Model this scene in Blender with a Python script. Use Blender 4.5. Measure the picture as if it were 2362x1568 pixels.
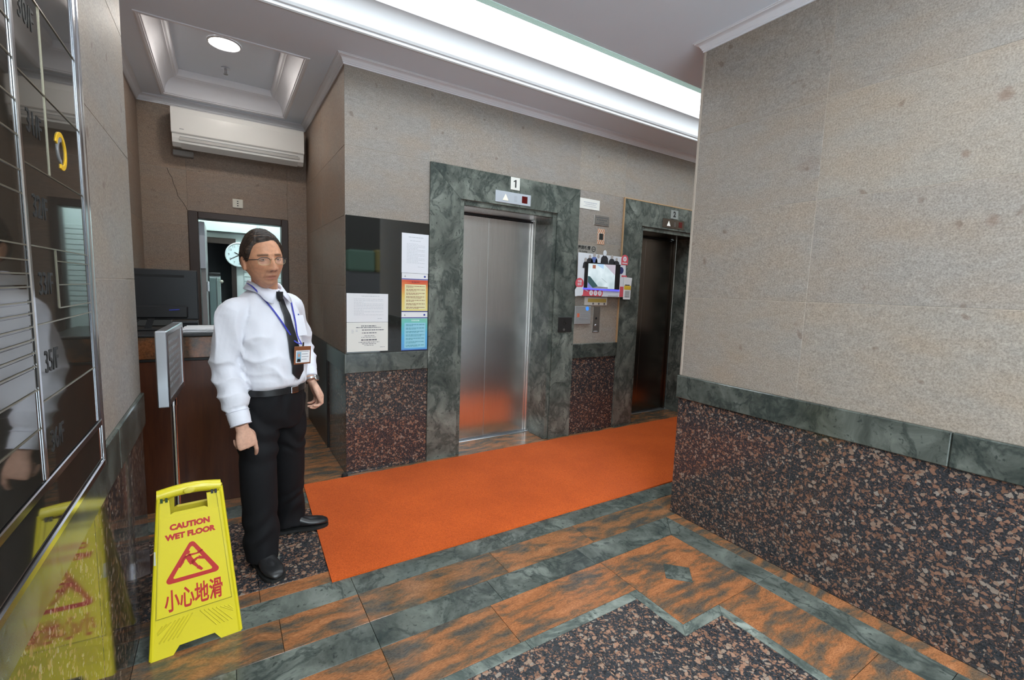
import bpy, bmesh, math, random
import numpy as np
from mathutils import Vector, Matrix, noise
from mathutils.bvhtree import BVHTree

for o in list(bpy.data.objects):
    bpy.data.objects.remove(o)
scene = bpy.context.scene
COL = scene.collection
R = math.radians

# ------------------------------------------------------------------ camera
cam_d = bpy.data.cameras.new('camera')
cam = bpy.data.objects.new('camera', cam_d)
COL.objects.link(cam)
cam_d.sensor_fit = 'HORIZONTAL'
cam_d.sensor_width = 36.0
cam_d.lens = 36.0 * 1050.92 / 2362.0
cam_d.clip_start = 0.02
RC = ((0.84564369, -0.53262483, 0.03460544),
      (-0.02922597, -0.1109443, -0.9933968),
      (0.53294708, 0.83904836, -0.10938583))          # world -> camera (x right, y down, z forward)
m = Matrix.Identity(4)
for i in range(3):
    m[i][0] = RC[0][i]; m[i][1] = -RC[1][i]; m[i][2] = -RC[2][i]
m.translation = (0, 0, 1.42)
cam.matrix_world = m
scene.camera = cam

# ------------------------------------------------------------------ world, exposure, lamps that matter
world = bpy.data.worlds.new('sky'); scene.world = world
world.use_nodes = True
wb = world.node_tree.nodes['Background']
wb.inputs[0].default_value = (0.80, 0.93, 1.0, 1)
wb.inputs[1].default_value = 4.0                       # overcast street daylight through the open entrance
scene.view_settings.view_transform = 'Standard'
scene.view_settings.look = 'None'
scene.view_settings.exposure = 1.5
scene.view_settings.gamma = 1.0
scene.view_settings.use_curve_mapping = False
TROUGH_POWER = 1.7      # luminous ceiling trough
DOWNLIGHT_POWER = 30.0  # round lamp over the reception desk
LOBBY_FILL = 46.0        # unseen fill lamps added in the lobby ceiling behind the camera
OFFICE_LAMP = 24.0

# ------------------------------------------------------------------ helpers
MATW = {}

def matw(o):
    return MATW.get(o.name, Matrix.Identity(4))

def thing(name, label, cat, loc=(0, 0, 0), rz=0.0, group=None, kind=None):
    o = bpy.data.objects.new(name, None)
    COL.objects.link(o)
    o.empty_display_size = 0.05
    o.location = loc
    o.rotation_euler = (0, 0, rz)
    MATW[o.name] = Matrix.Translation(loc) @ Matrix.Rotation(rz, 4, 'Z')
    if label: o['label'] = label
    if cat: o['category'] = cat
    if group: o['group'] = group
    if kind: o['kind'] = kind
    return o

def struct(name, loc=(0, 0, 0)):
    return thing(name, None, None, loc, kind='structure')

def tag(o, label, cat, group=None, kind=None):
    o['label'] = label; o['category'] = cat
    if group: o['group'] = group
    if kind: o['kind'] = kind
    return o

class MB:
    def __init__(s):
        s.v = []; s.f = []
    def add(s, vs, fs):
        n = len(s.v)
        s.v += [tuple(p) for p in vs]
        s.f += [tuple(i + n for i in q) for q in fs]
        return s
    def box(s, x0, y0, z0, x1, y1, z1, b=0.0):
        if x0 > x1: x0, x1 = x1, x0
        if y0 > y1: y0, y1 = y1, y0
        if z0 > z1: z0, z1 = z1, z0
        if b <= 0:
            vs = [(x0, y0, z0), (x1, y0, z0), (x1, y1, z0), (x0, y1, z0), (x0, y0, z1), (x1, y0, z1), (x1, y1, z1), (x0, y1, z1)]
            return s.add(vs, [(0, 3, 2, 1), (4, 5, 6, 7), (0, 1, 5, 4), (1, 2, 6, 5), (2, 3, 7, 6), (3, 0, 4, 7)])
        b = min(b, (x1 - x0) * .49, (y1 - y0) * .49, (z1 - z0) * .49)
        lo = (x0, y0, z0); hi = (x1, y1, z1)
        vs = []; idx = {}
        for cx in (0, 1):
            for cy in (0, 1):
                for cz in (0, 1):
                    c = (cx, cy, cz)
                    for ax in range(3):
                        p = []
                        for k in range(3):
                            base = hi[k] if c[k] else lo[k]
                            if k != ax: base += -b if c[k] else b
                            p.append(base)
                        idx[(c, ax)] = len(vs); vs.append(tuple(p))
        fs = []
        cyc = [(0, 0), (1, 0), (1, 1), (0, 1)]
        for ax in range(3):
            o1, o2 = (ax + 1) % 3, (ax + 2) % 3
            for sd in (0, 1):
                q = []
                for a, c2 in cyc:
                    c = [0, 0, 0]; c[ax] = sd; c[o1] = a; c[o2] = c2
                    q.append(idx[(tuple(c), ax)])
                fs.append(tuple(q if sd else q[::-1]))
        for ax in range(3):          # edges along ax
            o1, o2 = (ax + 1) % 3, (ax + 2) % 3
            for a in (0, 1):
                for c2 in (0, 1):
                    c0 = [0, 0, 0]; c0[o1] = a; c0[o2] = c2; c1 = list(c0); c1[ax] = 1
                    q = [idx[(tuple(c0), o1)], idx[(tuple(c1), o1)], idx[(tuple(c1), o2)], idx[(tuple(c0), o2)]]
                    if a == c2: q = q[::-1]
                    fs.append(tuple(q[::-1]))
        for c in [(a, b2, d) for a in (0, 1) for b2 in (0, 1) for d in (0, 1)]:
            q = [idx[(c, 0)], idx[(c, 1)], idx[(c, 2)]]
            if sum(c) % 2 == 0: q = q[::-1]
            fs.append(tuple(q))
        return s.add(vs, fs)
    def prism(s, pts, ax, a0, a1):
        """polygon in the two axes after ax, extruded along ax"""
        n = len(pts); vs = []
        for a in (a0, a1):
            for (p, q) in pts:
                v = [0, 0, 0]
                v[ax] = a; v[(ax + 1) % 3] = p; v[(ax + 2) % 3] = q
                vs.append(tuple(v))
        fs = [tuple(range(n))[::-1], tuple(range(n, 2 * n))]
        fs += [(i, (i + 1) % n, n + (i + 1) % n, n + i) for i in range(n)]
        return s.add(vs, fs)
    def loft(s, rings, cap=True, closed=True):
        n = len(rings[0]); vs = [p for r in rings for p in r]; fs = []
        for k in range(len(rings) - 1):
            for i in range(n if closed else n - 1):
                j = (i + 1) % n
                fs.append((k * n + i, k * n + j, (k + 1) * n + j, (k + 1) * n + i))
        if cap:
            fs.append(tuple(range(n))[::-1]); fs.append(tuple(range((len(rings) - 1) * n, len(rings) * n)))
        return s.add(vs, fs)
    def tube(s, path, r, n=8, flat=None):
        path = [Vector(p) for p in path]
        rs = r if isinstance(r, (list, tuple)) else [r] * len(path)
        rings = []; up = None
        for i, p in enumerate(path):
            d = (path[min(i + 1, len(path) - 1)] - path[max(i - 1, 0)]).normalized()
            if up is None:
                up = Vector((0, 0, 1)) if abs(d.z) < .9 else Vector((1, 0, 0))
            a = (up - d * up.dot(d)).normalized(); up = a
            c = d.cross(a)
            rings.append([p + a * math.cos(t) * rs[i] + c * math.sin(t) * rs[i] for t in [2 * math.pi * k / n for k in range(n)]])
        return s.loft(rings)
    def lathe(s, prof, n=24, c=(0, 0, 0), ax=2):
        rings = []
        for (r, z) in prof:
            ring = []
            for k in range(n):
                t = 2 * math.pi * k / n
                v = [0, 0, 0]
                v[ax] = z; v[(ax + 1) % 3] = r * math.cos(t); v[(ax + 2) % 3] = r * math.sin(t)
                ring.append((v[0] + c[0], v[1] + c[1], v[2] + c[2]))
            rings.append(ring)
        return s.loft(rings, cap=prof[0][0] < .001)
    def sphere(s, c, r, n=12, mth=8):
        rx, ry, rz = r if isinstance(r, (tuple, list)) else (r, r, r)
        rings = []
        for j in range(mth + 1):
            e = -math.pi / 2 + math.pi * (j / mth)
            e = max(-math.pi / 2 + .02, min(math.pi / 2 - .02, e))
            rings.append([(c[0] + rx * math.cos(e) * math.cos(t), c[1] + ry * math.cos(e) * math.sin(t), c[2] + rz * math.sin(e)) for t in [2 * math.pi * k / n for k in range(n)]])
        return s.loft(rings)
    def xf(s, M):
        s.v = [tuple(M @ Vector(p)) for p in s.v]
        return s
    def mesh(s, name):
        me = bpy.data.meshes.new(name)
        me.from_pydata(s.v, [], s.f)
        me.validate(); me.update()
        return me
    def build(s, name, mat, parent=None, smooth=False, local=False, angle=None, fix=True):
        vs = s.v
        if parent is not None and not local:
            W = matw(parent).inverted()
            vs = [tuple(W @ Vector(p)) for p in vs]
        me = bpy.data.meshes.new(name)
        me.from_pydata(vs, [], s.f)
        if fix:
            bm = bmesh.new(); bm.from_mesh(me)
            bmesh.ops.recalc_face_normals(bm, faces=bm.faces)
            bm.to_mesh(me); bm.free()
        me.update()
        return put(name, me, mat, parent, smooth, angle)

def put(name, me, mat, parent=None, smooth=False, angle=None):
    if mat is not None:
        me.materials.clear(); me.materials.append(mat)
    if smooth:
        me.polygons.foreach_set('use_smooth', [True] * len(me.polygons))
        if angle: me.set_sharp_from_angle(angle=R(angle))
    o = bpy.data.objects.new(name, me)
    COL.objects.link(o)
    if parent is not None:
        o.parent = parent
        MATW[o.name] = matw(parent)
    return o

def frame(o, x, y):
    """4x4 placement: origin o, text x axis, text y axis"""
    x = Vector(x).normalized(); y = Vector(y); y = (y - x * y.dot(x)).normalized(); z = x.cross(y)
    M = Matrix.Identity(4)
    for i in range(3):
        M[i][0] = x[i]; M[i][1] = y[i]; M[i][2] = z[i]; M[i][3] = o[i]
    return M

def text(name, s, size, mat, parent, M, bold=0.0, ext=0.0004, align='CENTER', sx=1.0, local=False):
    c = bpy.data.curves.new(name, 'FONT')
    c.body = s; c.size = size; c.align_x = align; c.align_y = 'CENTER'
    c.extrude = ext; c.offset = bold * size; c.resolution_u = 3
    t = bpy.data.objects.new(name + '_tmp', c)
    me = bpy.data.meshes.new_from_object(t)
    bpy.data.objects.remove(t); bpy.data.curves.remove(c)
    if sx != 1.0: me.transform(Matrix.Diagonal((sx, 1, 1, 1)))
    me.transform(M)
    if parent is not None and not local: me.transform(matw(parent).inverted())
    me.name = name
    return put(name, me, mat, parent)

# ------------------------------------------------------------------ materials
def newmat(name):
    mt = bpy.data.materials.new(name); mt.use_nodes = True
    nt = mt.node_tree
    return mt, nt, nt.nodes['Principled BSDF']

def nd(nt, t, **kw):
    n = nt.nodes.new(t)
    for k, v in kw.items():
        if k in n.inputs: n.inputs[k].default_value = v
        else: setattr(n, k, v)
    return n

def plain(name, col, rough=0.5, metal=0.0, spec=0.5, emit=None, es=0.0, bump=0.0, bscale=80, alpha=1.0, trans=0.0, var=0.0, vscale=6, coat=0.0):
    mt, nt, b = newmat(name)
    b.inputs['Base Color'].default_value = (*col, 1)
    b.inputs['Roughness'].default_value = rough
    b.inputs['Metallic'].default_value = metal
    b.inputs['Specular IOR Level'].default_value = spec
    b.inputs['Coat Weight'].default_value = coat
    if trans: b.inputs['Transmission Weight'].default_value = trans
    if alpha < 1: b.inputs['Alpha'].default_value = alpha
    if emit:
        b.inputs['Emission Color'].default_value = (*emit, 1); b.inputs['Emission Strength'].default_value = es
    if bump or var:
        tc = nd(nt, 'ShaderNodeTexCoord')
        if var:
            n = nd(nt, 'ShaderNodeTexNoise', Scale=vscale, Detail=5.0)
            nt.links.new(tc.outputs['Object'], n.inputs['Vector'])
            mx = nd(nt, 'ShaderNodeMix', data_type='RGBA')
            mx.inputs[6].default_value = (*[c * (1 - var) for c in col], 1)
            mx.inputs[7].default_value = (*[min(1, c * (1 + var)) for c in col], 1)
            nt.links.new(n.outputs['Fac'], mx.inputs[0]); nt.links.new(mx.outputs[2], b.inputs['Base Color'])
        if bump:
            n = nd(nt, 'ShaderNodeTexNoise', Scale=bscale, Detail=3.0)
            nt.links.new(tc.outputs['Object'], n.inputs['Vector'])
            bp = nd(nt, 'ShaderNodeBump', Strength=bump, Distance=0.002)
            nt.links.new(n.outputs['Fac'], bp.inputs['Height']); nt.links.new(bp.outputs[0], b.inputs['Normal'])
    return mt

def ramp(nt, stops, interp='LINEAR'):
    r = nd(nt, 'ShaderNodeValToRGB')
    r.color_ramp.interpolation = interp
    e = r.color_ramp.elements
    while len(e) < len(stops): e.new(0.5)
    for k, (p, c) in enumerate(stops):
        e[k].position = p; e[k].color = (*c, 1) if len(c) == 3 else c
    return r

def coords(nt, scale=(1, 1, 1), rot=(0, 0, 0), per_obj=0.0, distort=0.0, dscale=8):
    g = nd(nt, 'ShaderNodeNewGeometry')
    out = g.outputs['Position']
    if per_obj:
        oi = nd(nt, 'ShaderNodeObjectInfo')
        mu = nd(nt, 'ShaderNodeMath', operation='MULTIPLY'); mu.inputs[1].default_value = per_obj
        nt.links.new(oi.outputs['Random'], mu.inputs[0])
        ad = nd(nt, 'ShaderNodeVectorMath', operation='ADD')
        nt.links.new(out, ad.inputs[0]); nt.links.new(mu.outputs[0], ad.inputs[1]); out = ad.outputs[0]
    if distort:
        n = nd(nt, 'ShaderNodeTexNoise', Scale=dscale, Detail=3.0)
        nt.links.new(out, n.inputs['Vector'])
        sb = nd(nt, 'ShaderNodeVectorMath', operation='SUBTRACT'); sb.inputs[1].default_value = (.5, .5, .5)
        nt.links.new(n.outputs['Color'], sb.inputs[0])
        sc = nd(nt, 'ShaderNodeVectorMath', operation='SCALE'); sc.inputs['Scale'].default_value = distort
        nt.links.new(sb.outputs[0], sc.inputs[0])
        ad = nd(nt, 'ShaderNodeVectorMath', operation='ADD')
        nt.links.new(out, ad.inputs[0]); nt.links.new(sc.outputs[0], ad.inputs[1]); out = ad.outputs[0]
    mp = nd(nt, 'ShaderNodeMapping')
    mp.inputs['Scale'].default_value = scale; mp.inputs['Rotation'].default_value = rot
    nt.links.new(out, mp.inputs['Vector'])
    return mp.outputs[0]

def mix(nt, fac, a, b, mode='MIX'):
    mx = nd(nt, 'ShaderNodeMix', data_type='RGBA', blend_type=mode)
    for sock, val in ((mx.inputs[0], fac), (mx.inputs[6], a), (mx.inputs[7], b)):
        if hasattr(val, 'is_linked') or hasattr(val, 'links'): nt.links.new(val, sock)
        elif isinstance(val, (int, float)): sock.default_value = val
        else: sock.default_value = (*val, 1)
    return mx.outputs[2]

def honed_granite(name, ca, cb, tint, rough=0.5, spots=()):
    mt, nt, b = newmat(name)
    L = nt.links.new
    v = coords(nt, per_obj=7.0)
    fine = nd(nt, 'ShaderNodeTexNoise', Scale=150.0, Detail=4.0, Roughness=.7); L(v, fine.inputs['Vector'])
    vs = coords(nt, scale=(1, 1, 2.2), rot=(R(22), R(18), 0), per_obj=7.0)
    mid = nd(nt, 'ShaderNodeTexNoise', Scale=26.0, Detail=6.0, Roughness=.65); L(vs, mid.inputs['Vector'])
    big = nd(nt, 'ShaderNodeTexNoise', Scale=3.2, Detail=3.0); L(vs, big.inputs['Vector'])
    r1 = ramp(nt, [(.3, ca), (.7, cb)]); L(mid.outputs['Fac'], r1.inputs[0])
    rb = ramp(nt, [(.35, (0, 0, 0)), (.7, (1, 1, 1))]); L(big.outputs['Fac'], rb.inputs[0])
    fb = nd(nt, 'ShaderNodeMath', operation='MULTIPLY'); fb.inputs[1].default_value = .55
    L(rb.outputs[0], fb.inputs[0])
    c1 = mix(nt, fb.outputs[0], r1.outputs[0], tint)
    rf = ramp(nt, [(.3, (.6, .6, .6)), (.7, (1.28, 1.28, 1.28))]); L(fine.outputs['Fac'], rf.inputs[0])
    c2 = mix(nt, 1.0, c1, rf.outputs[0], 'MULTIPLY')
    sp = nd(nt, 'ShaderNodeTexNoise', Scale=17.0, Detail=1.0, Roughness=.4); L(v, sp.inputs['Vector'])
    rs = ramp(nt, [(.72, (0, 0, 0)), (.79, (.5, .5, .5))]); L(sp.outputs['Fac'], rs.inputs[0])
    c3 = mix(nt, rs.outputs[0], c2, (.13, .08, .06))
    for pos, rad, stg in spots:                      # iron stains in the stone
        gp_ = nd(nt, 'ShaderNodeNewGeometry')
        dm = nd(nt, 'ShaderNodeVectorMath', operation='DISTANCE'); dm.inputs[1].default_value = pos; L(gp_.outputs['Position'], dm.inputs[0])
        wob = nd(nt, 'ShaderNodeMath', operation='MULTIPLY_ADD'); wob.inputs[1].default_value = rad * 1.6; L(mid.outputs['Fac'], wob.inputs[0]); L(dm.outputs['Value'], wob.inputs[2])
        mr = nd(nt, 'ShaderNodeMapRange'); mr.inputs['From Min'].default_value = rad * 1.2; mr.inputs['From Max'].default_value = rad * 2.1; mr.inputs['To Min'].default_value = stg; mr.inputs['To Max'].default_value = 0
        L(wob.outputs[0], mr.inputs['Value'])
        c3 = mix(nt, mr.outputs[0], c3, (.16, .085, .055))
    oi = nd(nt, 'ShaderNodeObjectInfo')
    ro = ramp(nt, [(0, (.93, .93, .95)), (1, (1.06, 1.05, 1.03))]); L(oi.outputs['Random'], ro.inputs[0])
    c4 = mix(nt, 1.0, c3, ro.outputs[0], 'MULTIPLY')
    L(c4, b.inputs['Base Color'])
    b.inputs['Roughness'].default_value = rough
    b.inputs['Specular IOR Level'].default_value = .4
    bp = nd(nt, 'ShaderNodeBump', Strength=.35, Distance=.0012); L(fine.outputs['Fac'], bp.inputs['Height']); L(bp.outputs[0], b.inputs['Normal'])
    return mt

def speckled_granite(name, scale=52, dark=(.020, .021, .024), flake=(.40, .215, .14), rough=.13):
    mt, nt, b = newmat(name)
    L = nt.links.new
    v = coords(nt, per_obj=9.0, distort=.036, dscale=40)
    a = nd(nt, 'ShaderNodeTexVoronoi', Scale=float(scale)); L(v, a.inputs['Vector'])
    a2 = nd(nt, 'ShaderNodeTexVoronoi', Scale=scale * 2.1); L(v, a2.inputs['Vector'])
    def flakes(n, t0, t1):
        se = nd(nt, 'ShaderNodeSeparateColor'); L(n.outputs['Color'], se.inputs[0])
        th = nd(nt, 'ShaderNodeMapRange'); th.inputs['To Min'].default_value = t0; th.inputs['To Max'].default_value = t1
        L(se.outputs[0], th.inputs['Value'])
        sb = nd(nt, 'ShaderNodeMath', operation='SUBTRACT'); L(th.outputs[0], sb.inputs[0]); L(n.outputs['Distance'], sb.inputs[1])
        mu = nd(nt, 'ShaderNodeMath', operation='MULTIPLY', use_clamp=True); mu.inputs[1].default_value = 9.0
        L(sb.outputs[0], mu.inputs[0])
        return mu.outputs[0], se
    f1, s1 = flakes(a, -.18, .78)
    f2, s2 = flakes(a2, -.36, .66)
    n = nd(nt, 'ShaderNodeTexNoise', Scale=130.0, Detail=4.0, Roughness=.7); L(v, n.inputs['Vector'])
    rn = ramp(nt, [(.35, dark), (.62, tuple(min(1, c * 2.1 + .008) for c in dark)), (.8, (.10, .09, .09))]); L(n.outputs['Fac'], rn.inputs[0])
    fc = ramp(nt, [(0, tuple(c * .55 for c in flake)), (.45, flake), (.75, (flake[0] * .95, flake[1] * 1.25, flake[2] * 1.4)), (1, (.30, .25, .21))]); L(s1.outputs[1], fc.inputs[0])
    fc2 = ramp(nt, [(0, tuple(c * .5 for c in flake)), (1, tuple(c * .9 for c in flake))]); L(s2.outputs[1], fc2.inputs[0])
    c = mix(nt, f2, rn.outputs[0], fc2.outputs[0])
    c = mix(nt, f1, c, fc.outputs[0])
    rg = ramp(nt, [(.3, (.72, .72, .72)), (.7, (1.15, 1.15, 1.15))]); L(n.outputs['Fac'], rg.inputs[0])
    c = mix(nt, 1.0, c, rg.outputs[0], 'MULTIPLY')
    L(c, b.inputs['Base Color'])
    b.inputs['Roughness'].default_value = rough
    return mt

def green_marble(name, k=1.0, rough=.16):
    mt, nt, b = newmat(name)
    L = nt.links.new
    v = coords(nt, scale=(1, 1, .8), rot=(R(20), R(25), R(35)), per_obj=5.0, distort=.20, dscale=3.0)
    n = nd(nt, 'ShaderNodeTexNoise', Scale=5.0, Detail=9.0, Roughness=.63, Distortion=.6); L(v, n.inputs['Vector'])
    r1 = ramp(nt, [(.30, tuple(k * c for c in (.030, .040, .037))), (.43, tuple(k * c for c in (.086, .098, .086))), (.56, tuple(k * c for c in (.146, .162, .142))), (.72, tuple(k * c for c in (.25, .272, .24)))])
    L(n.outputs['Fac'], r1.inputs[0])
    w = nd(nt, 'ShaderNodeTexNoise', Scale=3.4, Detail=6.0, Roughness=.62, Distortion=.5); L(v, w.inputs['Vector'])
    rv = ramp(nt, [(.455, (0, 0, 0)), (.495, (.75, .75, .75)), (.535, (0, 0, 0))]); L(w.outputs['Fac'], rv.inputs[0])
    c = mix(nt, rv.outputs[0], r1.outputs[0], tuple(k * c for c in (.038, .050, .046)))
    f = nd(nt, 'ShaderNodeTexNoise', Scale=48.0, Detail=3.0, Roughness=.6); L(v, f.inputs['Vector'])
    rs = ramp(nt, [(.60, (0, 0, 0)), (.70, (.7, .7, .7))]); L(f.outputs['Fac'], rs.inputs[0])
    c = mix(nt, rs.outputs[0], c, (.022, .029, .027))
    L(c, b.inputs['Base Color'])
    b.inputs['Roughness'].default_value = rough
    return mt

def orange_granite(name, rot=(0, 0, 1.05), k=1.0, rough=.17):
    mt, nt, b = newmat(name)
    L = nt.links.new
    v = coords(nt, scale=(1.0, 3.6, 1.0), rot=rot, per_obj=11.0, distort=.12, dscale=4.0)
    n = nd(nt, 'ShaderNodeTexNoise', Scale=5.0, Detail=7.0, Roughness=.62); L(v, n.inputs['Vector'])
    r1 = ramp(nt, [(.37, tuple(k * c for c in (.078, .075, .066))), (.46, tuple(k * c for c in (.15, .098, .060))), (.55, tuple(k * c for c in (.29, .128, .055))), (.76, tuple(k * c for c in (.42, .19, .09)))])
    L(n.outputs['Fac'], r1.inputs[0])
    f = nd(nt, 'ShaderNodeTexNoise', Scale=85.0, Detail=3.0, Roughness=.6); L(v, f.inputs['Vector'])
    rf = ramp(nt, [(.3, (.6, .6, .6)), (.65, (1.2, 1.2, 1.2))]); L(f.outputs['Fac'], rf.inputs[0])
    c = mix(nt, 1.0, r1.outputs[0], rf.outputs[0], 'MULTIPLY')
    oi = nd(nt, 'ShaderNodeObjectInfo')
    ro = ramp(nt, [(0, (.82, .86, .88)), (.5, (1, .98, .96)), (1, (1.22, 1.06, .98))]); L(oi.outputs['Random'], ro.inputs[0])
    c = mix(nt, 1.0, c, ro.outputs[0], 'MULTIPLY')
    L(c, b.inputs['Base Color'])
    b.inputs['Roughness'].default_value = rough
    return mt

def brushed(name, col, rough=.3, aniso=.6):
    mt, nt, b = newmat(name)
    L = nt.links.new
    v = coords(nt, scale=(260, 260, 3))
    n = nd(nt, 'ShaderNodeTexNoise', Scale=1.0, Detail=3.0); L(v, n.inputs['Vector'])
    r = ramp(nt, [(.3, tuple(c * .9 for c in col)), (.7, tuple(min(1, c * 1.06) for c in col))]); L(n.outputs['Fac'], r.inputs[0])
    L(r.outputs[0], b.inputs['Base Color'])
    b.inputs['Metallic'].default_value = 1.0
    b.inputs['Roughness'].default_value = rough
    b.inputs['Anisotropic'].default_value = aniso
    bp = nd(nt, 'ShaderNodeBump', Strength=.06, Distance=.001); L(n.outputs['Fac'], bp.inputs['Height']); L(bp.outputs[0], b.inputs['Normal'])
    return mt

def wood(name, ca, cb, rough=.3):
    mt, nt, b = newmat(name)
    L = nt.links.new
    v = coords(nt, scale=(14, 14, 1.2), distort=.05, dscale=3)
    n = nd(nt, 'ShaderNodeTexNoise', Scale=2.2, Detail=7.0, Roughness=.6); L(v, n.inputs['Vector'])
    r = ramp(nt, [(.3, ca), (.7, cb)]); L(n.outputs['Fac'], r.inputs[0])
    L(r.outputs[0], b.inputs['Base Color'])
    b.inputs['Roughness'].default_value = rough
    return mt

def carpet_mat():
    mt, nt, b = newmat('carpet_pile')
    L = nt.links.new
    v = coords(nt)
    n = nd(nt, 'ShaderNodeTexNoise', Scale=190.0, Detail=3.0, Roughness=.8); L(v, n.inputs['Vector'])
    g = nd(nt, 'ShaderNodeTexNoise', Scale=2.6, Detail=4.0); L(v, g.inputs['Vector'])
    r = ramp(nt, [(.3, (.36, .052, .008)), (.6, (.64, .115, .018))]); L(n.outputs['Fac'], r.inputs[0])
    rg = ramp(nt, [(.35, (.9, .88, .86)), (.65, (1.05, 1.06, 1.07))]); L(g.outputs['Fac'], rg.inputs[0])
    c = mix(nt, 1.0, r.outputs[0], rg.outputs[0], 'MULTIPLY')
    L(c, b.inputs['Base Color'])
    b.inputs['Roughness'].default_value = .95
    b.inputs['Specular IOR Level'].default_value = .1
    b.inputs['Sheen Weight'].default_value = .05
    bp = nd(nt, 'ShaderNodeBump', Strength=.7, Distance=.003); L(n.outputs['Fac'], bp.inputs['Height']); L(bp.outputs[0], b.inputs['Normal'])
    return mt

M = {}
M['wall'] = honed_granite('honed_pink_grey_granite', (.27, .245, .22), (.355, .32, .285), (.345, .265, .195), spots=[((2.464, 0.541, 2.2), 0.022, 0.55), ((2.464, 0.628, 2.007), 0.015, 0.5), ((2.464, 0.527, 1.745), 0.02, 0.45), ((2.464, 1.204, 2.084), 0.05, 0.22)])
M['alcove'] = honed_granite('shaded_alcove_granite', (.25, .20, .165), (.34, .265, .21), (.33, .215, .145))  # wall granite again, with the alcove's shade put into its colour
M['speck'] = speckled_granite('speckled_dark_granite', scale=66, flake=(.27, .145, .098))
M['speck_left'] = speckled_granite('polished_dark_granite', scale=66, flake=(.27, .145, .098), dark=(.016, .017, .018), rough=.07)
M['speck_left'].node_tree.nodes['Principled BSDF'].inputs['Specular IOR Level'].default_value = .28
M['speck_floor'] = speckled_granite('speckled_floor_granite', scale=58, flake=(.35, .185, .12), rough=.16)
M['green'] = green_marble('green_marble', .72)
M['green_jamb'] = green_marble('grey_green_marble', 1.05)
M['green_floor'] = green_marble('green_floor_marble', .9, .2)
M['green_pale'] = green_marble('pale_green_marble', 1.45, .2)
M['orange'] = orange_granite('orange_granite')
M['orange_x'] = orange_granite('orange_granite_diagonal', rot=(0, 0, .35))
M['orange_desk'] = orange_granite('brown_desk_granite', rot=(0, .0, .0), k=.55)
M['grout'] = plain('grout', (.035, .033, .03), .9)
M['joint'] = plain('pale_joint', (.42, .36, .30), .8)
M['ceil'] = plain('ceiling_paint', (.80, .86, .95), .75, bump=.05, bscale=60, var=.03, vscale=2)
M['plaster'] = plain('white_plaster', (.62, .62, .63), .6)
M['trim'] = plain('moulding_paint', (.80, .80, .84), .5)
M['carpet'] = carpet_mat()
M['steel'] = brushed('brushed_steel', (.88, .87, .86), .27, .7)
M['steel_dimmed'] = brushed('dim_reflection_steel', (.22, .195, .175), .25, .6)  # lift steel darkened: the dim lobby reflection is put into the colour
M['steel_plate'] = brushed('steel_plate', (.60, .59, .57), .36, .4)
M['chrome'] = plain('chrome', (.78, .79, .82), .16, 1.0)
M['alu'] = plain('aluminium', (.66, .68, .72), .28, 1.0)
M['blackglass'] = plain('black_glass', (.012, .011, .009), .03, 0, .55)
M['board'] = plain('bronze_mirror_glass', (.028, .024, .019), .035, 0, .75)
M['boardlabel'] = plain('board_slat', (.085, .08, .07), .12, 0, .7)
M['black'] = plain('black_plastic', (.014, .014, .015), .38)
M['blackmatte'] = plain('black_rubber', (.01, .01, .01), .8)
M['inkblack'] = plain('black_ink', (.012, .012, .012), .55)
M['inkgrey'] = plain('grey_ink', (.30, .31, .33), .7)
M['mahogany'] = wood('mahogany', (.055, .016, .008), (.105, .032, .013), .28)
M['darkwood'] = wood('dark_door_wood', (.020, .012, .010), (.035, .022, .017), .4)
M['white'] = plain('white_plastic', (.80, .79, .76), .35)
M['offwhite'] = plain('off_white_plastic', (.72, .69, .60), .4)
M['paper'] = plain('paper', (.80, .80, .82), .6)
M['paperwarm'] = plain('warm_paper', (.80, .79, .74), .6)
M['yellow'] = plain('yellow_plastic', (.72, .60, .018), .33, coat=.2, var=.05, vscale=12)
M['yellow_dirty'] = plain('scuffed_yellow_plastic', (.60, .50, .035), .45, var=.12, vscale=20)
M['red_ink'] = plain('red_print', (.50, .022, .018), .45)
M['lamp'] = plain('lamp_glow', (1, 1, 1), .5, emit=(1.0, .94, .86), es=DOWNLIGHT_POWER)
M['lobbyfill'] = plain('added_fill_glow', (1, 1, 1), .5, emit=(.92, .98, 1.0), es=LOBBY_FILL)
M['officelamp'] = plain('office_tube_glow', (1, 1, 1), .5, emit=(.80, .98, 1.0), es=OFFICE_LAMP)
M['trough'] = plain('trough_glow', (1, 1, 1), .5, emit=(.88, .98, 1.04), es=TROUGH_POWER)
M['greenglass'] = plain('ribbed_green_glass', (.42, .56, .52), .25, emit=(.5, .7, .65), es=0.15)
# ================================================================== THE SETTING
XL, XR = -0.32, 2.464          # lobby side walls
YF = 3.416                     # lift wall
YC = 1.853                     # right wall stops here
YL = 2.53                      # left wall stops here
AX0, AX1, AY1 = -0.575, 0.74, 5.13   # reception alcove
XE = 5.2                       # far end of the lift lobby
YB = -1.7                      # open street entrance behind the photographer
ZN, ZS = 2.915, 2.96           # near ceiling, lift soffit
ZL0, ZL1 = 0.77, 0.914         # wainscot band
TY0, TY1 = 2.25, 3.06          # luminous trough

rnd = random.Random(4)

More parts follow.
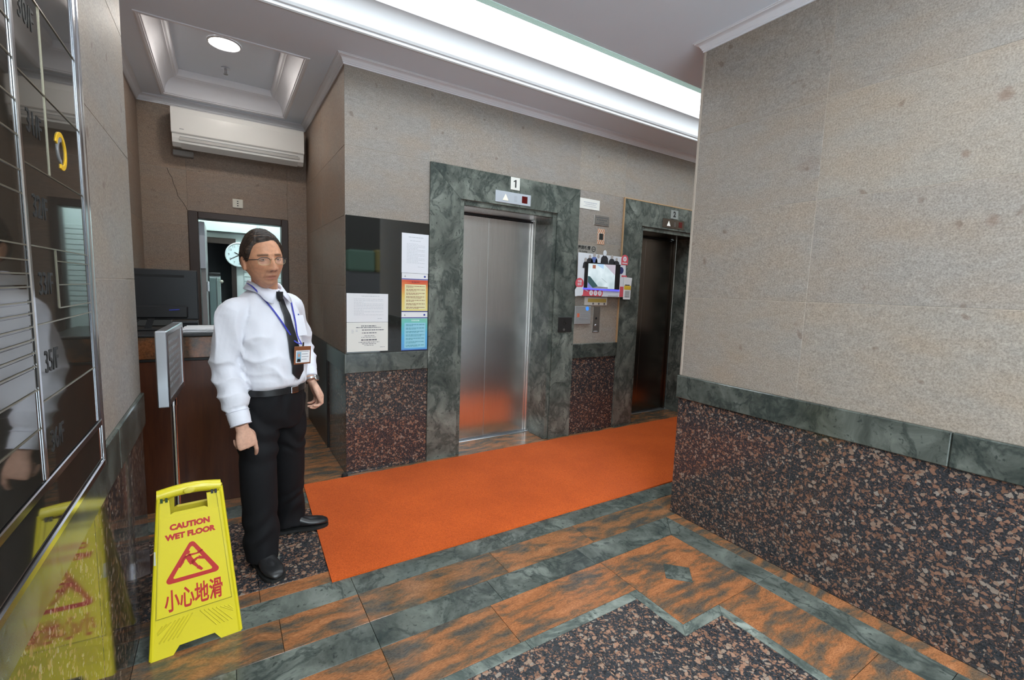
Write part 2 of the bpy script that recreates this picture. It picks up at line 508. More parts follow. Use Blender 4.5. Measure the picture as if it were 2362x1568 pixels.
# ---- floor
floor = struct('floor')
MB().box(-2, YB, -.12, XE + .2, 8.2, -.02).build('floor_bed', M['grout'], floor)
def slab(x0, y0, x1, y1, mat, dz=0.0):
    g = .0009
    MB().box(x0 + g, y0 + g, -.02, x1 - g, y1 - g, dz, .0007).build('floor_slab', M[mat], floor)
def row(xs, y0, y1, mat):
    for a, b2 in zip(xs[:-1], xs[1:]): slab(a, y0, b2, y1, mat)
def colm(ys, x0, x1, mat):
    for a, b2 in zip(ys[:-1], ys[1:]): slab(x0, a, x1, b2, mat)
lob = [AX0, .10, .78, 1.45, 2.1, 2.8, 3.5, 4.2, XE]
row(lob, 2.165, 2.26, 'orange'); row(lob, 2.26, 2.62, 'speck_floor'); row(lob, 2.62, 2.99, 'speck_floor')
row(lob, 2.99, 3.07, 'orange'); row(lob, 3.07, 3.235, 'green_floor')
row([AX0, .10, AX1, 1.37, 2.1, 2.86, 3.46, 4.2, XE], 3.235, YF, 'orange')
row([XL, .485, 1.30, 1.95, 2.62, 3.6, XE], 2.015, 2.165, 'green_floor')
row([XL, .16, .485, 1.18, 1.76, XR], 1.81, 2.015, 'orange')
row([XR, 3.2, 4.2, XE], YC, 2.015, 'orange')
row([XL, .0, .485, 1.05, 1.62], 1.648, 1.81, 'green_floor')
row([XL, .12, .485, .98, 1.65], 1.397, 1.648, 'orange')
# mitred corner of the green frame
def poly_slab(pts, mat):
    MB().prism(pts, 2, -.02, 0.0).build('floor_slab', M[mat], floor)
g = .0009
poly_slab([(1.62 + g, 1.648 + g), (2.22 - g, 1.648 + g), (2.375 - 2 * g, 1.81 - g), (1.62 + g, 1.81 - g)], 'green_floor')
poly_slab([(2.22 + g, 1.648 - g), (2.22 + g, 1.13), (2.375 - g, 1.13), (2.375 - g, 1.81 - 3 * g)], 'green_floor')
ys = [YB, -1.9, -1.1, -.35, .42, 1.13]
colm(ys, 2.22, 2.375, 'green_floor')
colm([YB, -1.5, -.6, .25, 1.13, 1.81], 2.375, XR, 'orange')
# corner square with a diamond inlay
sq = [(1.65 + g, 1.13 + g), (2.22 - g, 1.13 + g), (2.22 - g, 1.648 - g), (1.65 + g, 1.648 - g)]
cd = (1.94, 1.383); hd = .092
di = [(cd[0], cd[1] - hd), (cd[0] + hd, cd[1]), (cd[0], cd[1] + hd), (cd[0] - hd, cd[1])]
mb = MB()
for k in range(4):
    a, b2 = sq[k], sq[(k + 1) % 4]; e, e0 = di[k], di[(k + 1) % 4]
    mb.add([(*a, 0), (*b2, 0), (*e, 0)], [(0, 1, 2)])
    mb.add([(*b2, 0), (*e0, 0), (*e, 0)], [(0, 1, 2)])
mb.add([(p[0], p[1], -.02) for p in sq] + [(p[0], p[1], 0) for p in sq], [(0, 3, 2, 1)] + [(i, (i + 1) % 4, 4 + (i + 1) % 4, 4 + i) for i in range(4)])
mb.build('floor_slab', M['orange_x'], floor)
kd = .0015
poly_slab([(cd[0], cd[1] - hd + kd), (cd[0] + hd - kd, cd[1]), (cd[0], cd[1] + hd - kd), (cd[0] - hd + kd, cd[1])], 'green_floor')
colm([YB, -1.7, -.8, .1, .62, 1.13], 1.905, 2.22, 'orange_x')
# pale green border
row([XL, .3, 1.0, 1.60], 1.347, 1.397, 'green_pale')
poly_slab([(1.60, 1.397 - g), (1.60, 1.08 + g), (1.65 - g, 1.13 - g), (1.65 - g, 1.397 - g)], 'green_pale')
poly_slab([(1.60 + g, 1.08), (1.855, 1.08), (1.905 - g, 1.13 - g), (1.65, 1.13 - g)], 'green_pale')
colm([YB, -1.0, -.2, .55], 1.855, 1.905, 'green_pale')
poly_slab([(1.855 + g, .55 + g), (1.905 - g, .55 + g), (1.905 - g, 1.13 - 3 * g), (1.855 + g, 1.08 - g)], 'green_pale')
# centre field
row([XL, .0, .6, 1.2, 1.60], .747, 1.347, 'speck_floor')
for y0, y1 in ((.747, 1.08), (.147, .747), (-.453, .147), (-1.2, -.453), (-1.9, -1.2), (YB, -1.9)):
    if y1 < 1.0: row([XL, .0, .6, 1.2], y0, y1, 'speck_floor')
    row([1.60 if y0 > .7 else 1.2, 1.855], y0, y1, 'speck_floor')
# alcove and lift thresholds
for y0, y1 in ((YF, 4.0), (4.0, 4.6), (4.6, AY1)):
    row([AX0, -.05, .40, AX1], y0, y1, 'orange_x')
slab(1.67, YF, 2.57, 3.69, 'orange'); slab(3.76, YF, 4.66, 3.69, 'orange')
MB().box(-1.2, AY1, -.02, 1.4, 8.0, 0).build('office_floor', plain('office_vinyl', (.28, .29, .29), .5), floor)
MB().box(-9, -16, -.14, 12, YB, -.03).build('pavement', plain('pavement_concrete', (.42, .43, .44), .8, var=.1), floor)
st = struct('street_front', (0, -13, 0))
MB().box(-16, -14, 0, 18, -13, 5).build('shop_facade', plain('street_facade', (.20, .20, .19), .7, var=.3, vscale=1), st)
MB().box(3.0, -7.6, 1.80, 3.75, -6.6, 2.40, .05).build('van_box', plain('van_green', (.05, .12, .08), .5), st)
MB().box(3.76, -7.6, 1.80, 6.0, -6.6, 2.44, .05).build('van_box', plain('van_yellow', (.16, .12, .015), .5), st)
MB().box(2.6, -7.6, .5, 6.0, -6.62, 1.79, .05).build('van_body', plain('van_grey', (.05, .05, .055), .4), st)
MB().box(2.0, -9, 2.5, 7.0, -8.6, 4.4, .05).build('shop_awning', plain('dark_awning', (.02, .02, .02), .8), st)
MB().box(-1, -9.0, 0, 7.0, -8.5, 2.49, .05).build('dark_shop_front', plain('dark_front', (.025, .025, .025), .7), st)

# ---- walls: a core with separate stone slabs on it
CO = [ZL1, 1.41, 1.905, 2.38, 2.93]
def wall_slabs(w, ax, face, out, a0, a1, joints, courses, mat='wall', th=.018, name='stone_slab', g=.0008):
    """slabs on the plane (ax, face); out = +1/-1 outward; a = the other horizontal axis"""
    js = [a0] + [j for j in joints if a0 < j < a1] + [a1]
    for z0, z1 in zip(courses[:-1], courses[1:]):
        for p, q in zip(js[:-1], js[1:]):
            lo, hi = (face - th, face) if out > 0 else (face, face + th)
            if ax == 0: MB().box(lo, p + g, z0 + g, hi, q - g, z1 - g, .0012).build(name, M[mat], w)
            else: MB().box(p + g, lo, z0 + g, q - g, hi, z1 - g, .0012).build(name, M[mat], w)
def core(w, x0, y0, z0, x1, y1, z1, mat='joint'):
    if z0 == 0:
        MB().box(x0, y0, 0, x1, y1, ZL1 - .002).build('wall_core', M['grout'], w); z0 = ZL1 - .002
    MB().box(x0, y0, z0, x1, y1, z1).build('wall_core', M[mat], w)
def ledge(w, ax, face, out, a0, a1, joints, proud=.014):
    js = [a0] + [j for j in joints if a0 < j < a1] + [a1]
    for p, q in zip(js[:-1], js[1:]):
        lo, hi = (face - .018, face + proud) if out > 0 else (face - proud, face + .018)
        if ax == 0: MB().box(lo, p + .0008, ZL0, hi, q - .0008, ZL1, .004).build('band_slab', M['green'], w)
        else: MB().box(p + .0008, lo, ZL0, q - .0008, hi, ZL1, .004).build('band_slab', M['green'], w)

# right wall and its return into the lift lobby
w = struct('wall_right')
core(w, XR + .0012, YB, 0, XR + .25, YC - .0012, 3.2)
core(w, XR + .2, YC - .2, 0, XE + .1, YC - .0012, 3.2)
wall_slabs(w, 0, XR, -1, YB, YC, [-1.95, -1.2, -.45, .30, 1.15], CO)
wall_slabs(w, 1, YC, 1, XR + .019, XE, [3.2, 4.2], CO)
wall_slabs(w, 0, XR, -1, YB, YC, [-1.7, -.9, -.1, .32, 1.14], [0, ZL0], 'speck', name='granite_slab')
wall_slabs(w, 1, YC, 1, XR + .019, XE, [3.2, 4.2], [0, ZL0], 'speck', name='granite_slab')
ledge(w, 0, XR, -1, YB, YC + .014, [-1.6, -.5, .55])
ledge(w, 1, YC, 1, XR + .019, XE, [3.4])
MB().box(XR - .004, YC - .012, ZL1 + .002, XR + .004, YC + .003, 2.868, .002).build('corner_strip', M['joint'], w)
# left wall
w = struct('wall_left')
core(w, XL - .25, YB, 0, XL - .0012, YL - .018, 3.2)
core(w, AX0 - .02, YL - .2, 0, XL - .0012, YL - .001, 3.2)
wall_slabs(w, 0, XL, 1, YB, YL, [-1.4, -.4, .5, 1.45], CO)
wall_slabs(w, 0, XL, 1, YB, YL, [-1.4, -.4, .5, 1.62, 2.2], [0, ZL0], 'speck_left', name='granite_slab')
ledge(w, 0, XL, 1, YB, YL, [-1.0, .6, 1.95], .012)
# alcove walls
w = struct('wall_alcove_left')
core(w, AX0 - .2, YL, 0, AX0 - .0012, AY1 + .1, 3.2)
wall_slabs(w, 0, AX0, 1, YL, AY1, [3.4, 4.3], [0] + CO, 'alcove')
w = struct('wall_alcove_right')
core(w, AX1 + .0012, YF + .02, 0, AX1 + .25, AY1 + .1, 3.2)
wall_slabs(w, 0, AX1, -1, YF, AY1, [4.30], CO, 'alcove')
wall_slabs(w, 0, AX1, -1, YF, 4.08, [3.8], [0, ZL0], 'speck', name='granite_slab')
ledge(w, 0, AX1, -1, YF - .012, 4.08, [], .012)
MB().box(AX1 - .012, 4.083, 0, AX1 + .017, AY1, ZL1, .003).build('black_panel', plain('black_laminate', (.012, .011, .011), .3), w)
w = struct('wall_alcove_back')
DX0, DX1, DZ = -.25, .565, 2.03          # outer edge of the door frame
core(w, AX0, AY1 + .0012, 0, DX0 + .03, AY1 + .12, 3.2); core(w, DX1 - .03, AY1 + .0012, 0, AX1, AY1 + .12, 3.2)
core(w, DX0, AY1 + .0012, DZ - .03, DX1, AY1 + .12, 3.2)
wall_slabs(w, 1, AY1, -1, AX0, DX0, [], [0, ZL1, 1.905, 2.38, 2.93], 'alcove')
wall_slabs(w, 1, AY1, -1, DX1, AX1, [], [0, ZL1, 1.41, 1.905, 2.38, 2.93], 'alcove')
wall_slabs(w, 1, AY1, -1, DX0, DX1, [], [DZ, 2.38, 2.93], 'alcove')
cr = [(-.385, 2.378), (-.375, 2.34), (-.352, 2.30), (-.345, 2.25), (-.325, 2.20), (-.318, 2.15), (-.285, 2.10), (-.262, 2.06), (-.252, 2.03)]
MB().tube([(x, AY1 - .0002, z) for x, z in cr], [.0016] * len(cr), 5).build('crack', M['blackmatte'], w)

# lift wall
w = struct('wall_far')
E1 = (1.37, 1.63, 1.67, 2.57, 2.61, 2.865); E2 = (3.46, 3.72, 3.76, 4.66, 4.70, 4.955)
for a, b2 in ((AX1 + .0012, E1[1]), (E1[4], E2[1]), (E2[4], XE + .1)): core(w, a, YF + .0012, 0, b2, 3.78, 3.2)
core(w, E1[1], YF + .0012, 2.13, E1[4], 3.78, 3.2); core(w, E2[1], YF + .0012, 2.13, E2[4], 3.78, 3.2)
wall_slabs(w, 1, YF, -1, AX1, E1[0], [], [1.905, 2.38], 'wall')
wall_slabs(w, 1, YF, -1, E1[5], E2[0], [], [ZL1, 1.41, 1.905, 2.38], 'wall')
wall_slabs(w, 1, YF, -1, E2[5], XE, [], [ZL1, 1.41, 1.905, 2.38], 'wall')
wall_slabs(w, 1, YF, -1, AX1, XE, [E1[0], 2.1, E1[5], E2[0], 4.2], [2.38, 2.93], 'wall')
for a, b2 in ((AX1, E1[0]), (E1[5], E2[0]), (E2[5], XE)):
    wall_slabs(w, 1, YF, -1, a, b2, [], [0, ZL0], 'speck', name='granite_slab')
    ledge(w, 1, YF, -1, a, b2, [], .012)
w = struct('wall_lobby_end')
core(w, XE, YC - .1, 0, XE + .15, YF + .1, 3.2)

# ---- ceilings
c = struct('ceiling')
MB().box(XL - .25, YB, ZN, XR + .25, TY0, ZN + .2).build('near_ceiling', M['ceil'], c)
MB().box(XR + .25, YC - .2, ZN, XE + .1, TY0, ZN + .2).build('lobby_ceiling', M['ceil'], c)
TX0, TX1, TRY0, TRY1 = -.40, .555, 3.60, 5.02      # tray over the reception desk
for q in ((AX0, TY1, XE, TRY0), (AX0, TRY0, TX0, AY1), (TX1, TRY0, AX1 + .1, AY1), (TX0, TRY1, TX1, AY1)):
    MB().box(q[0], q[1], ZS, q[2], q[3], ZS + .12).build('lift_soffit' if q[3] == TRY0 else 'alcove_soffit', M['ceil'], c)
MB().box(TX0 - .1, TRY0 - .1, 3.14, TX1 + .1, TRY1 + .1, 3.2).build('tray_top', M['ceil'], c)
MB().box(AX0 - .1, YL - .15, ZS, XL - .02, TY0 + .9, ZS + .1).build('corner_soffit', M['ceil'], c)
# tray: raised frame and a coved inner side, one mitred length per side
def mitred(name, prof, x0, y0, x1, y1, mat, parent):
    """profile (inset, z) swept round the inside of a rectangle"""
    pts = lambda d: [(x0 + d, y0 + d), (x1 - d, y0 + d), (x1 - d, y1 - d), (x0 + d, y1 - d)]
    for k in range(4):
        rings = []
        for d, z in prof:
            p = pts(d)
            a, b2 = p[k], p[(k + 1) % 4]
            rings.append([(a[0], a[1], z), (b2[0], b2[1], z)])
        vs = [p for r in rings for p in r]; n = len(rings)
        MB().add(vs, [(2 * i, 2 * i + 1, 2 * i + 3, 2 * i + 2) for i in range(n - 1)]).build(name, mat, parent, smooth=True, angle=25, fix=False)
t = struct('trim_1')
cove = [(0, ZS + .001), (0, ZS - .006), (.012, ZS - .009), (.022, ZS - .004), (.026, ZS - .004), (.026, ZS + .004), (.034, ZS + .006)]
cove += [(.034 + .075 * (1 - math.cos(a)), ZS + .006 + .115 * math.sin(a)) for a in [R(k) for k in range(10, 91, 10)]]
cove += [(.112, ZS + .125), (.125, ZS + .13), (.135, ZS + .15), (.14, 3.142)]
mitred('tray_moulding', cove, TX0, TRY0, TX1, TRY1, M['trim'], t)
# crown mouldings
def sweep(name, prof, path, mat, parent):
    """open profile (offset into the room, z) along a path of (x, y); the room is on the left of travel"""
    n = len(path); rings = []
    for i, p in enumerate(path):
        p = Vector(p)
        def nrm(a, b2):
            d = (Vector(b2) - Vector(a)).normalized(); return Vector((-d.y, d.x))
        if i == 0: off = nrm(path[0], path[1])
        elif i == n - 1: off = nrm(path[-2], path[-1])
        else:
            n1, n2 = nrm(path[i - 1], path[i]), nrm(path[i], path[i + 1])
            off = (n1 + n2) / (1 + n1.dot(n2))
        rings.append([(p.x + off.x * d, p.y + off.y * d, z) for d, z in prof])
    vs = [p for r in rings for p in r]; k = len(prof); fs = []
    for i in range(n - 1):
        for j in range(k - 1): fs.append((i * k + j, i * k + j + 1, (i + 1) * k + j + 1, (i + 1) * k + j))
    return MB().add(vs, fs).build(name, mat, parent, smooth=True, angle=25, fix=False)
crown = [(0, ZS - .055), (.007, ZS - .055), (.007, ZS - .046), (.012, ZS - .044), (.012, ZS - .038), (.016, ZS - .034), (.024, ZS - .02), (.036, ZS - .012), (.044, ZS - .010), (.044, ZS - .004), (.05, ZS - .004), (.05, ZS)]
t = struct('trim_2')
sweep('crown_moulding', crown, [(XE, YF), (AX1, YF), (AX1, AY1), (AX0, AY1), (AX0, YL)], M['trim'], t)
t = struct('trim_3')
cr2 = [(d, z - ZS + ZN) for d, z in crown]
sweep('crown_moulding', cr2, [(XR, YB), (XR, YC), (XE, YC)], M['trim'], t)
sweep('crown_moulding', cr2, [(XL, YL - .3), (XL, YB)], M['trim'], t)

# ---- luminous trough
t = struct('trim_4')
tr_far = [(TY1, ZS + .002), (TY1, ZS - .008), (TY1 - .012, ZS - .010), (TY1 - .020, ZS - .004), (TY1 - .020, ZS + .012), (TY1 - .030, ZS + .016), (TY1 - .038, ZS + .030), (TY1 - .038, ZS + .040), (TY1 - .030, ZS + .042), (TY1 - .030, ZS + .050)]
tr_far += [(TY1 - .03 - .07 * (1 - math.cos(a)), ZS + .05 + .11 * math.sin(a)) for a in [R(k) for k in range(0, 91, 10)]]
tr_far += [(TY1 - .10, ZS + .17), (TY1 - .06, ZS + .17)]
vs = []
for x in (AX0, XE):
    vs += [(x, y, z) for y, z in tr_far]
n = len(tr_far)
MB().add(vs, [(i, i + 1, n + i + 1, n + i) for i in range(n - 1)]).build('trough_moulding', M['plaster'], t, smooth=True, angle=25, fix=False)
mb = MB()
for k in range(5):
    mb.box(AX0, TY0 - .004 + k * .009, ZN - .004 - .0 , XE, TY0 + .003 + k * .009, ZN + .006)
mb.build('ribbed_glass_edge', M['greenglass'], t)
MB().box(AX0, TY0 - .002, ZN + .006, XE, TY0 + .02, 3.25).build('trough_side', M['plaster'], t)
MB().box(AX0 - .02, TY0, ZS, AX0, TY1 + .1, 3.25).build('trough_end', M['plaster'], t)
MB().box(AX0 - .02, TY0 - .05, 3.25, XE, TY1 + .1, 3.3).build('trough_top', M['plaster'], t)
MB().box(AX0, TY1 + .02, ZS + .11, XE, TY1 + .05, 3.25).build('trough_back', M['plaster'], t)
lt = thing('ceiling_light', 'long glowing luminous panel in the ceiling trough before the lift wall', 'light', (2.3, 2.65, 3.2))
MB().box(AX0 + .02, TY0 + .05, 3.21, XE - .05, TY1 - .02, 3.235).build('diffuser', M['trough'], lt)
MB().box(AX0 + .02, TY0 + .05, 3.236, XE - .05, TY1 - .02, 3.249).build('housing', M['plaster'], lt)
# ================================================================== LIFT DOORS
def lift(n, E, steel, trim_edge):
    a, b2, c0, c1, d, e = E
    dr = struct('door_%d' % n, ((c0 + c1) / 2, YF, 0))
    zt, zi, zo = 2.375, 2.13, 2.087
    yf = YF - .014
    g = .0009
    jb = M['green_jamb']
    MB().prism([(0, a), (0, b2), (zi - g, b2), (zt - g, a)], 1, yf, YF + .02).build('jamb_slab', jb, dr)
    MB().prism([(0, d), (0, e), (zt - g, e), (zi - g, d)], 1, yf, YF + .02).build('jamb_slab', jb, dr)
    MB().prism([(zt, a + g), (zi + g, b2 + g), (zi + g, d - g), (zt, e - g)], 1, yf, YF + .02).build('header_slab', jb, dr)
    MB().box(b2 - .002, YF + .001, 0, c0, 3.70, zi, .003).build('reveal_slab', jb, dr)
    MB().box(c1, YF + .001, 0, d + .002, 3.70, zi, .003).build('reveal_slab', jb, dr)
    MB().box(c0, YF + .001, zo, c1, YF + .03, zi, .003).build('lintel_slab', jb, dr)
    MB().box(c0, YF + .032, zo - .001, c1, 3.78, zo + .01).build('soffit_panel', steel, dr)
    MB().box(c0, 3.70, 0, c0 + .03, 3.755, zo - .002, .002).build('steel_jamb', steel, dr)
    MB().box(c1 - .022, 3.70, 0, c1, 3.755, zo - .002, .002).build('steel_jamb', steel, dr)
    xm = c0 + .405
    for p, q, yy in ((c0 + .03, xm - .001, 3.728), (xm + .001, c1 - .024, 3.732)):
        MB().box(p, yy, .008, q, yy + .03, zo - .02, .003).build('door_leaf', steel, dr)
    MB().box(c0, 3.725, zo - .018, c1, 3.76, zo - .003).build('door_track', M['black'], dr)
    MB().box(c0, 3.69, -.01, c1, 3.755, .006, .002).build('sill_plate', M['alu'], dr)
    for yy in (3.70, 3.712): MB().box(c0 + .01, yy, .0055, c1 - .01, yy + .003, .0068).build('sill_groove', M['blackmatte'], dr)
    MB().box(c0, 3.78, 0, c1, 3.8, 2.3).build('shaft_wall', M['black'], dr)
    if trim_edge:
        et = plain('tan_stone_edge', (.46, .29, .15), .5)
        MB().box(a - .012, yf - .002, ZL1, a - .001, YF + .01, zt + .012).build('edge_trim', et, dr)
        MB().box(a - .001, yf - .002, zt + .001, e, YF + .01, zt + .012).build('edge_trim', et, dr)
    return dr
lift(1, E1, M['steel'], False)
lift(2, E2, M['steel_dimmed'], True)
YW = YF - .0145                       # face of the marble surround

def wallM(x, z, y):                   # text placement on a wall facing -Y
    return frame((x, y, z), (1, 0, 0), (0, 0, 1))

def indicator(x0, x1, z0, z1, steel, label, glow):
    t = thing('lift_indicator', label, 'indicator', ((x0 + x1) / 2, YW, z0))
    MB().box(x0, YW - .004, z0, x1, YW, z1, .0015).build('plate', steel, t)
    w, h = x1 - x0, z1 - z0
    cx = x0 + w * .275; zc = z0 + h * .5
    MB().prism([(z0 + h * .22, cx - w * .08), (z0 + h * .22, cx + w * .08), (z0 + h * .78, cx)], 1, YW - .006, YW - .003).build('up_arrow', glow, t)
    mb = MB()
    for i in range(5):
        for j in range(3): mb.box(x0 + w * (.52 + .03 * j), YW - .0048, z0 + h * (.25 + .11 * i), x0 + w * (.535 + .03 * j), YW - .0038, z0 + h * (.28 + .11 * i))
    mb.build('speaker_holes', M['inkgrey'], t)
    MB().box(x0 + w * .74, YW - .0055, z0 + h * .2, x0 + w * .90, YW - .003, z0 + h * .82, .001).build('display_window', plain('dark_red_display', (.05, .004, .004), .1, emit=(.5, .01, .01), es=.03), t)
glow = plain('warm_arrow', (.80, .76, .62), .4, emit=(1, .93, .75), es=.1)
indicator(1.946, 2.303, 2.150, 2.245, plain('satin_plate', (.66, .71, .78), .4, .55), 'silver indicator plate with pale up arrow over the lift under the number 1', glow)
indicator(4.03, 4.39, 2.150, 2.245, M['steel_dimmed'], 'dull indicator plate with white up arrow over the lift under the number 2', plain('white_arrow', (.8, .8, .76), .4, emit=(1, 1, .95), es=.1))
def number_plate(x0, x1, z0, z1, s, pm, label):
    t = thing('number_plate', label, 'sign', ((x0 + x1) / 2, YW, z0))
    MB().box(x0, YW - .004, z0, x1, YW, z1, .001).build('plate', pm, t)
    if s == '1':
        xc, zc, h = (x0 + x1) / 2 + .003, (z0 + z1) / 2, (z1 - z0) * .31
        MB().prism([(zc - h, xc - .007), (zc - h, xc + .007), (zc + h, xc + .007), (zc + h, xc - .002), (zc + h * .62, xc - .021), (zc + h * .36, xc - .021), (zc + h * .55, xc - .007)], 1, YW - .0046, YW - .0038).build('numeral', M['inkblack'], t)
    else:
        text('numeral', s, (z1 - z0) * .86, M['inkblack'], t, wallM((x0 + x1) / 2, (z0 + z1) / 2, YW - .0042), .05)
number_plate(2.092, 2.184, 2.268, 2.372, '1', M['paperwarm'], 'cream square plate with black numeral 1 above the left lift')
number_plate(4.155, 4.275, 2.254, 2.346, '2', plain('grey_plate', (.30, .32, .30), .5), 'grey plate with dark numeral 2 above the right lift')

# ================================================================== NOTICES
YG = YF - .004
gp = thing('glass_notice_panel', 'black glass panel on the lift wall carrying printed notices', 'panel', ((AX1 + 1.37) / 2, YF, ZL1))
MB().box(AX1 + .003, YF - .0062, ZL1 + .002, 1.368, YF + .001, 1.905, .0012).build('glass', M['blackglass'], gp)
YP = YF - .0075
def sheet(x0, x1, z0, z1, label, mat, cat='notice', name='paper_notice', y=YP, group=None):
    t = thing(name, label, cat, ((x0 + x1) / 2, y, z0), group=group)
    MB().box(x0, y - .0008, z0, x1, y + .0008, z1).build('sheet', mat, t)
    return t
def lines(t, rows, x0, x1, mat, y=YP - .0012, seed=1, name='print_lines', solid=.8):
    """rows: (z, height, left fraction, right fraction): short words of print"""
    r = random.Random(seed); mb = MB()
    for z, h, a, b2 in rows:
        x = x0 + (x1 - x0) * a; xe = x0 + (x1 - x0) * b2
        while x < xe:
            wd = min(r.uniform(.006, .022), xe - x)
            mb.box(x, y - .0002, z - h / 2, x + wd, y + .0002, z + h / 2)
            x += wd + r.uniform(.002, .005)
    if mb.v: mb.build(name, mat, t)['kind'] = 'stuff'
# white letter, upper right
ft = plain('faint_grey_print', (.50, .52, .56), .7)
t = sheet(1.150, 1.365, 1.521, 1.820, 'white typed letter at the top right of the black glass panel', plain('cool_paper', (.80, .81, .86), .55))
rows = [(1.792, .004, .25, .8), (1.765, .003, .3, .7)] + [(1.742 - .011 * k, .0022, .18, .86 if k % 3 else .6) for k in range(14)] + [(1.57, .0022, .6, .85)]
lines(t, rows, 1.15, 1.365, ft, seed=2)
# yellow and blue notices
def grad_sheet(name, stops, axis_z0, axis_z1):
    mt, nt, b = newmat(name)
    gm = nd(nt, 'ShaderNodeNewGeometry'); sx = nd(nt, 'ShaderNodeSeparateXYZ'); nt.links.new(gm.outputs['Position'], sx.inputs[0])
    ns = nd(nt, 'ShaderNodeTexNoise', Scale=7.0, Detail=1.0); nt.links.new(gm.outputs['Position'], ns.inputs['Vector'])
    mr = nd(nt, 'ShaderNodeMapRange'); mr.inputs['From Min'].default_value = axis_z0; mr.inputs['From Max'].default_value = axis_z1
    nt.links.new(sx.outputs['Z'], mr.inputs['Value'])
    ad = nd(nt, 'ShaderNodeMath', operation='MULTIPLY_ADD'); ad.inputs[1].default_value = .5; nt.links.new(ns.outputs['Fac'], ad.inputs[0]); nt.links.new(mr.outputs[0], ad.inputs[2])
    sb = nd(nt, 'ShaderNodeMath', operation='SUBTRACT'); sb.inputs[1].default_value = .25; nt.links.new(ad.outputs[0], sb.inputs[0])
    r = ramp(nt, stops); nt.links.new(sb.outputs[0], r.inputs[0]); nt.links.new(r.outputs[0], b.inputs['Base Color'])
    b.inputs['Roughness'].default_value = .45
    return mt
navy = plain('navy_print', (.03, .05, .30), .6)
def poster(z0, z1, label, gm, inner, ink, title, seed):
    x0, x1 = 1.152, 1.363
    t = sheet(x0, x1, z0, z1, label, M['paper'], 'notice', 'printed_notice')
    zb = z1 - .048
    MB().box(x0, YP - .0013, zb, x1, YP - .0009, zb + .007).build('blue_rule', navy, t)
    MB().box(x0, YP - .0013, z0 + .004, x1, YP - .0009, zb - .002).build('coloured_field', gm, t)
    MB().box(x0, YP - .0016, z0, x1, YP - .0012, z0 + .006).build('blue_rule', navy, t)
    MB().box(x0 + .024, YP - .0016, z0 + .02, x1 - .016, YP - .0014, zb - .036).build('text_panel', inner, t)
    MB().lathe([(.0001, 0), (.008, 0), (.008, .0006), (.0001, .0006)], 14, (x1 - .026, YP - .0016, z1 - .022), 1).build('round_logo', navy, t)
    MB().prism([(z1 - .029, x0 + .02), (z1 - .029, x0 + .032), (z1 - .014, x0 + .026)], 1, YP - .0016, YP - .001).build('emblem', M['inkgrey'], t)
    lines(t, [(zb - .018, .010, .38, .68)], x0, x1, title, YP - .0018, seed, 'title')
    rr = []
    z = zb - .05
    k = 0
    while z > z0 + .035:
        rr.append((z, .0045, .17, .88)); rr.append((z - .009, .0035, .17, .45 + .1 * (k % 4))); z -= .027; k += 1
    lines(t, rr, x0, x1, ink, YP - .0019, seed + 5)
poster(1.224, 1.519, 'red to yellow printed notice below the white letter', grad_sheet('warm_gradient', [(0, (.80, .68, .25)), (.55, (.78, .52, .12)), (.85, (.72, .16, .05)), (1, (.65, .08, .04))], 1.23, 1.47),
       plain('pale_yellow', (.78, .72, .42), .6), plain('brown_ink', (.28, .12, .06), .7), plain('red_title', (.35, .05, .04), .6), 11)
poster(.922, 1.222, 'green and blue printed notice at the foot of the right column', grad_sheet('cool_gradient', [(0, (.12, .38, .72)), (.45, (.10, .45, .75)), (.75, (.14, .55, .55)), (1, (.22, .58, .42))], .93, 1.17),
       plain('pale_cyan', (.30, .62, .74), .6), plain('teal_ink', (.05, .25, .33), .7), plain('pale_title', (.55, .75, .7), .6), 21)
# two white notices on the left
t = sheet(.7465, 1.048, 1.146, 1.356, 'upper of two white notices on the left of the black glass', M['paper'])
lines(t, [(1.337, .004, .35, .78)] + [(1.315 - .0115 * k, .0022, .17, .88 if k not in (2, 7, 9) else .4) for k in range(11)] + [(1.172, .003, .74, .85)], .7465, 1.048, ft, seed=31)
t = sheet(.7465, 1.048, .928, 1.144, 'lower of two white notices on the left of the black glass', M['paperwarm'])
lines(t, [(1.118, .006, .34, .7), (1.106, .005, .22, .82), (1.088, .006, .36, .9), (1.066, .006, .36, .72), (1.045, .0035, .42, .66), (1.034, .003, .34, .7), (1.014, .009, .34, .72), (.997, .004, .28, .78), (.985, .004, .36, .7), (.973, .003, .42, .64), (.958, .0025, .8, .92)], .7465, 1.048, plain('dark_print', (.13, .13, .15), .7), seed=32)
lines(t, [(1.088, .003, .11, .17), (1.078, .003, .11, .17), (1.068, .003, .11, .17), (1.088, .003, .21, .26), (1.078, .003, .21, .26)], .7465, 1.048, ft, seed=33)

# ---- small signs between the lifts
YS = YF - .0012
t = thing('wall_sign', 'white rectangular sign nearest the ceiling between the two lifts', 'sign', (3.0, YF, 2.21))
MB().box(2.872, YF - .004, 2.212, 3.125, YF, 2.308, .001).build('plate', M['paperwarm'], t)
lines(t, [(2.275, .008, .2, .86), (2.258, .007, .28, .78), (2.24, .006, .2, .84)], 2.872, 3.125, ft, YF - .0045, 41)
t = thing('wall_sign', 'grey engraved metal plaque under the white sign between the lifts', 'sign', (3.16, YF, 2.07))
MB().box(3.064, YF - .005, 2.074, 3.262, YF, 2.172, .002).build('plate', M['steel_plate'], t)
lines(t, [(2.150, .009, .1, .92), (2.128, .009, .16, .84), (2.106, .006, .36, .66), (2.091, .008, .1, .92)], 3.064, 3.262, plain('plaque_ink', (.10, .10, .10), .6), YF - .0055, 42)
t = thing('hazard_window', 'small dark wall window framed in orange and white hazard stripes', 'panel', (3.164, YF, 1.893))
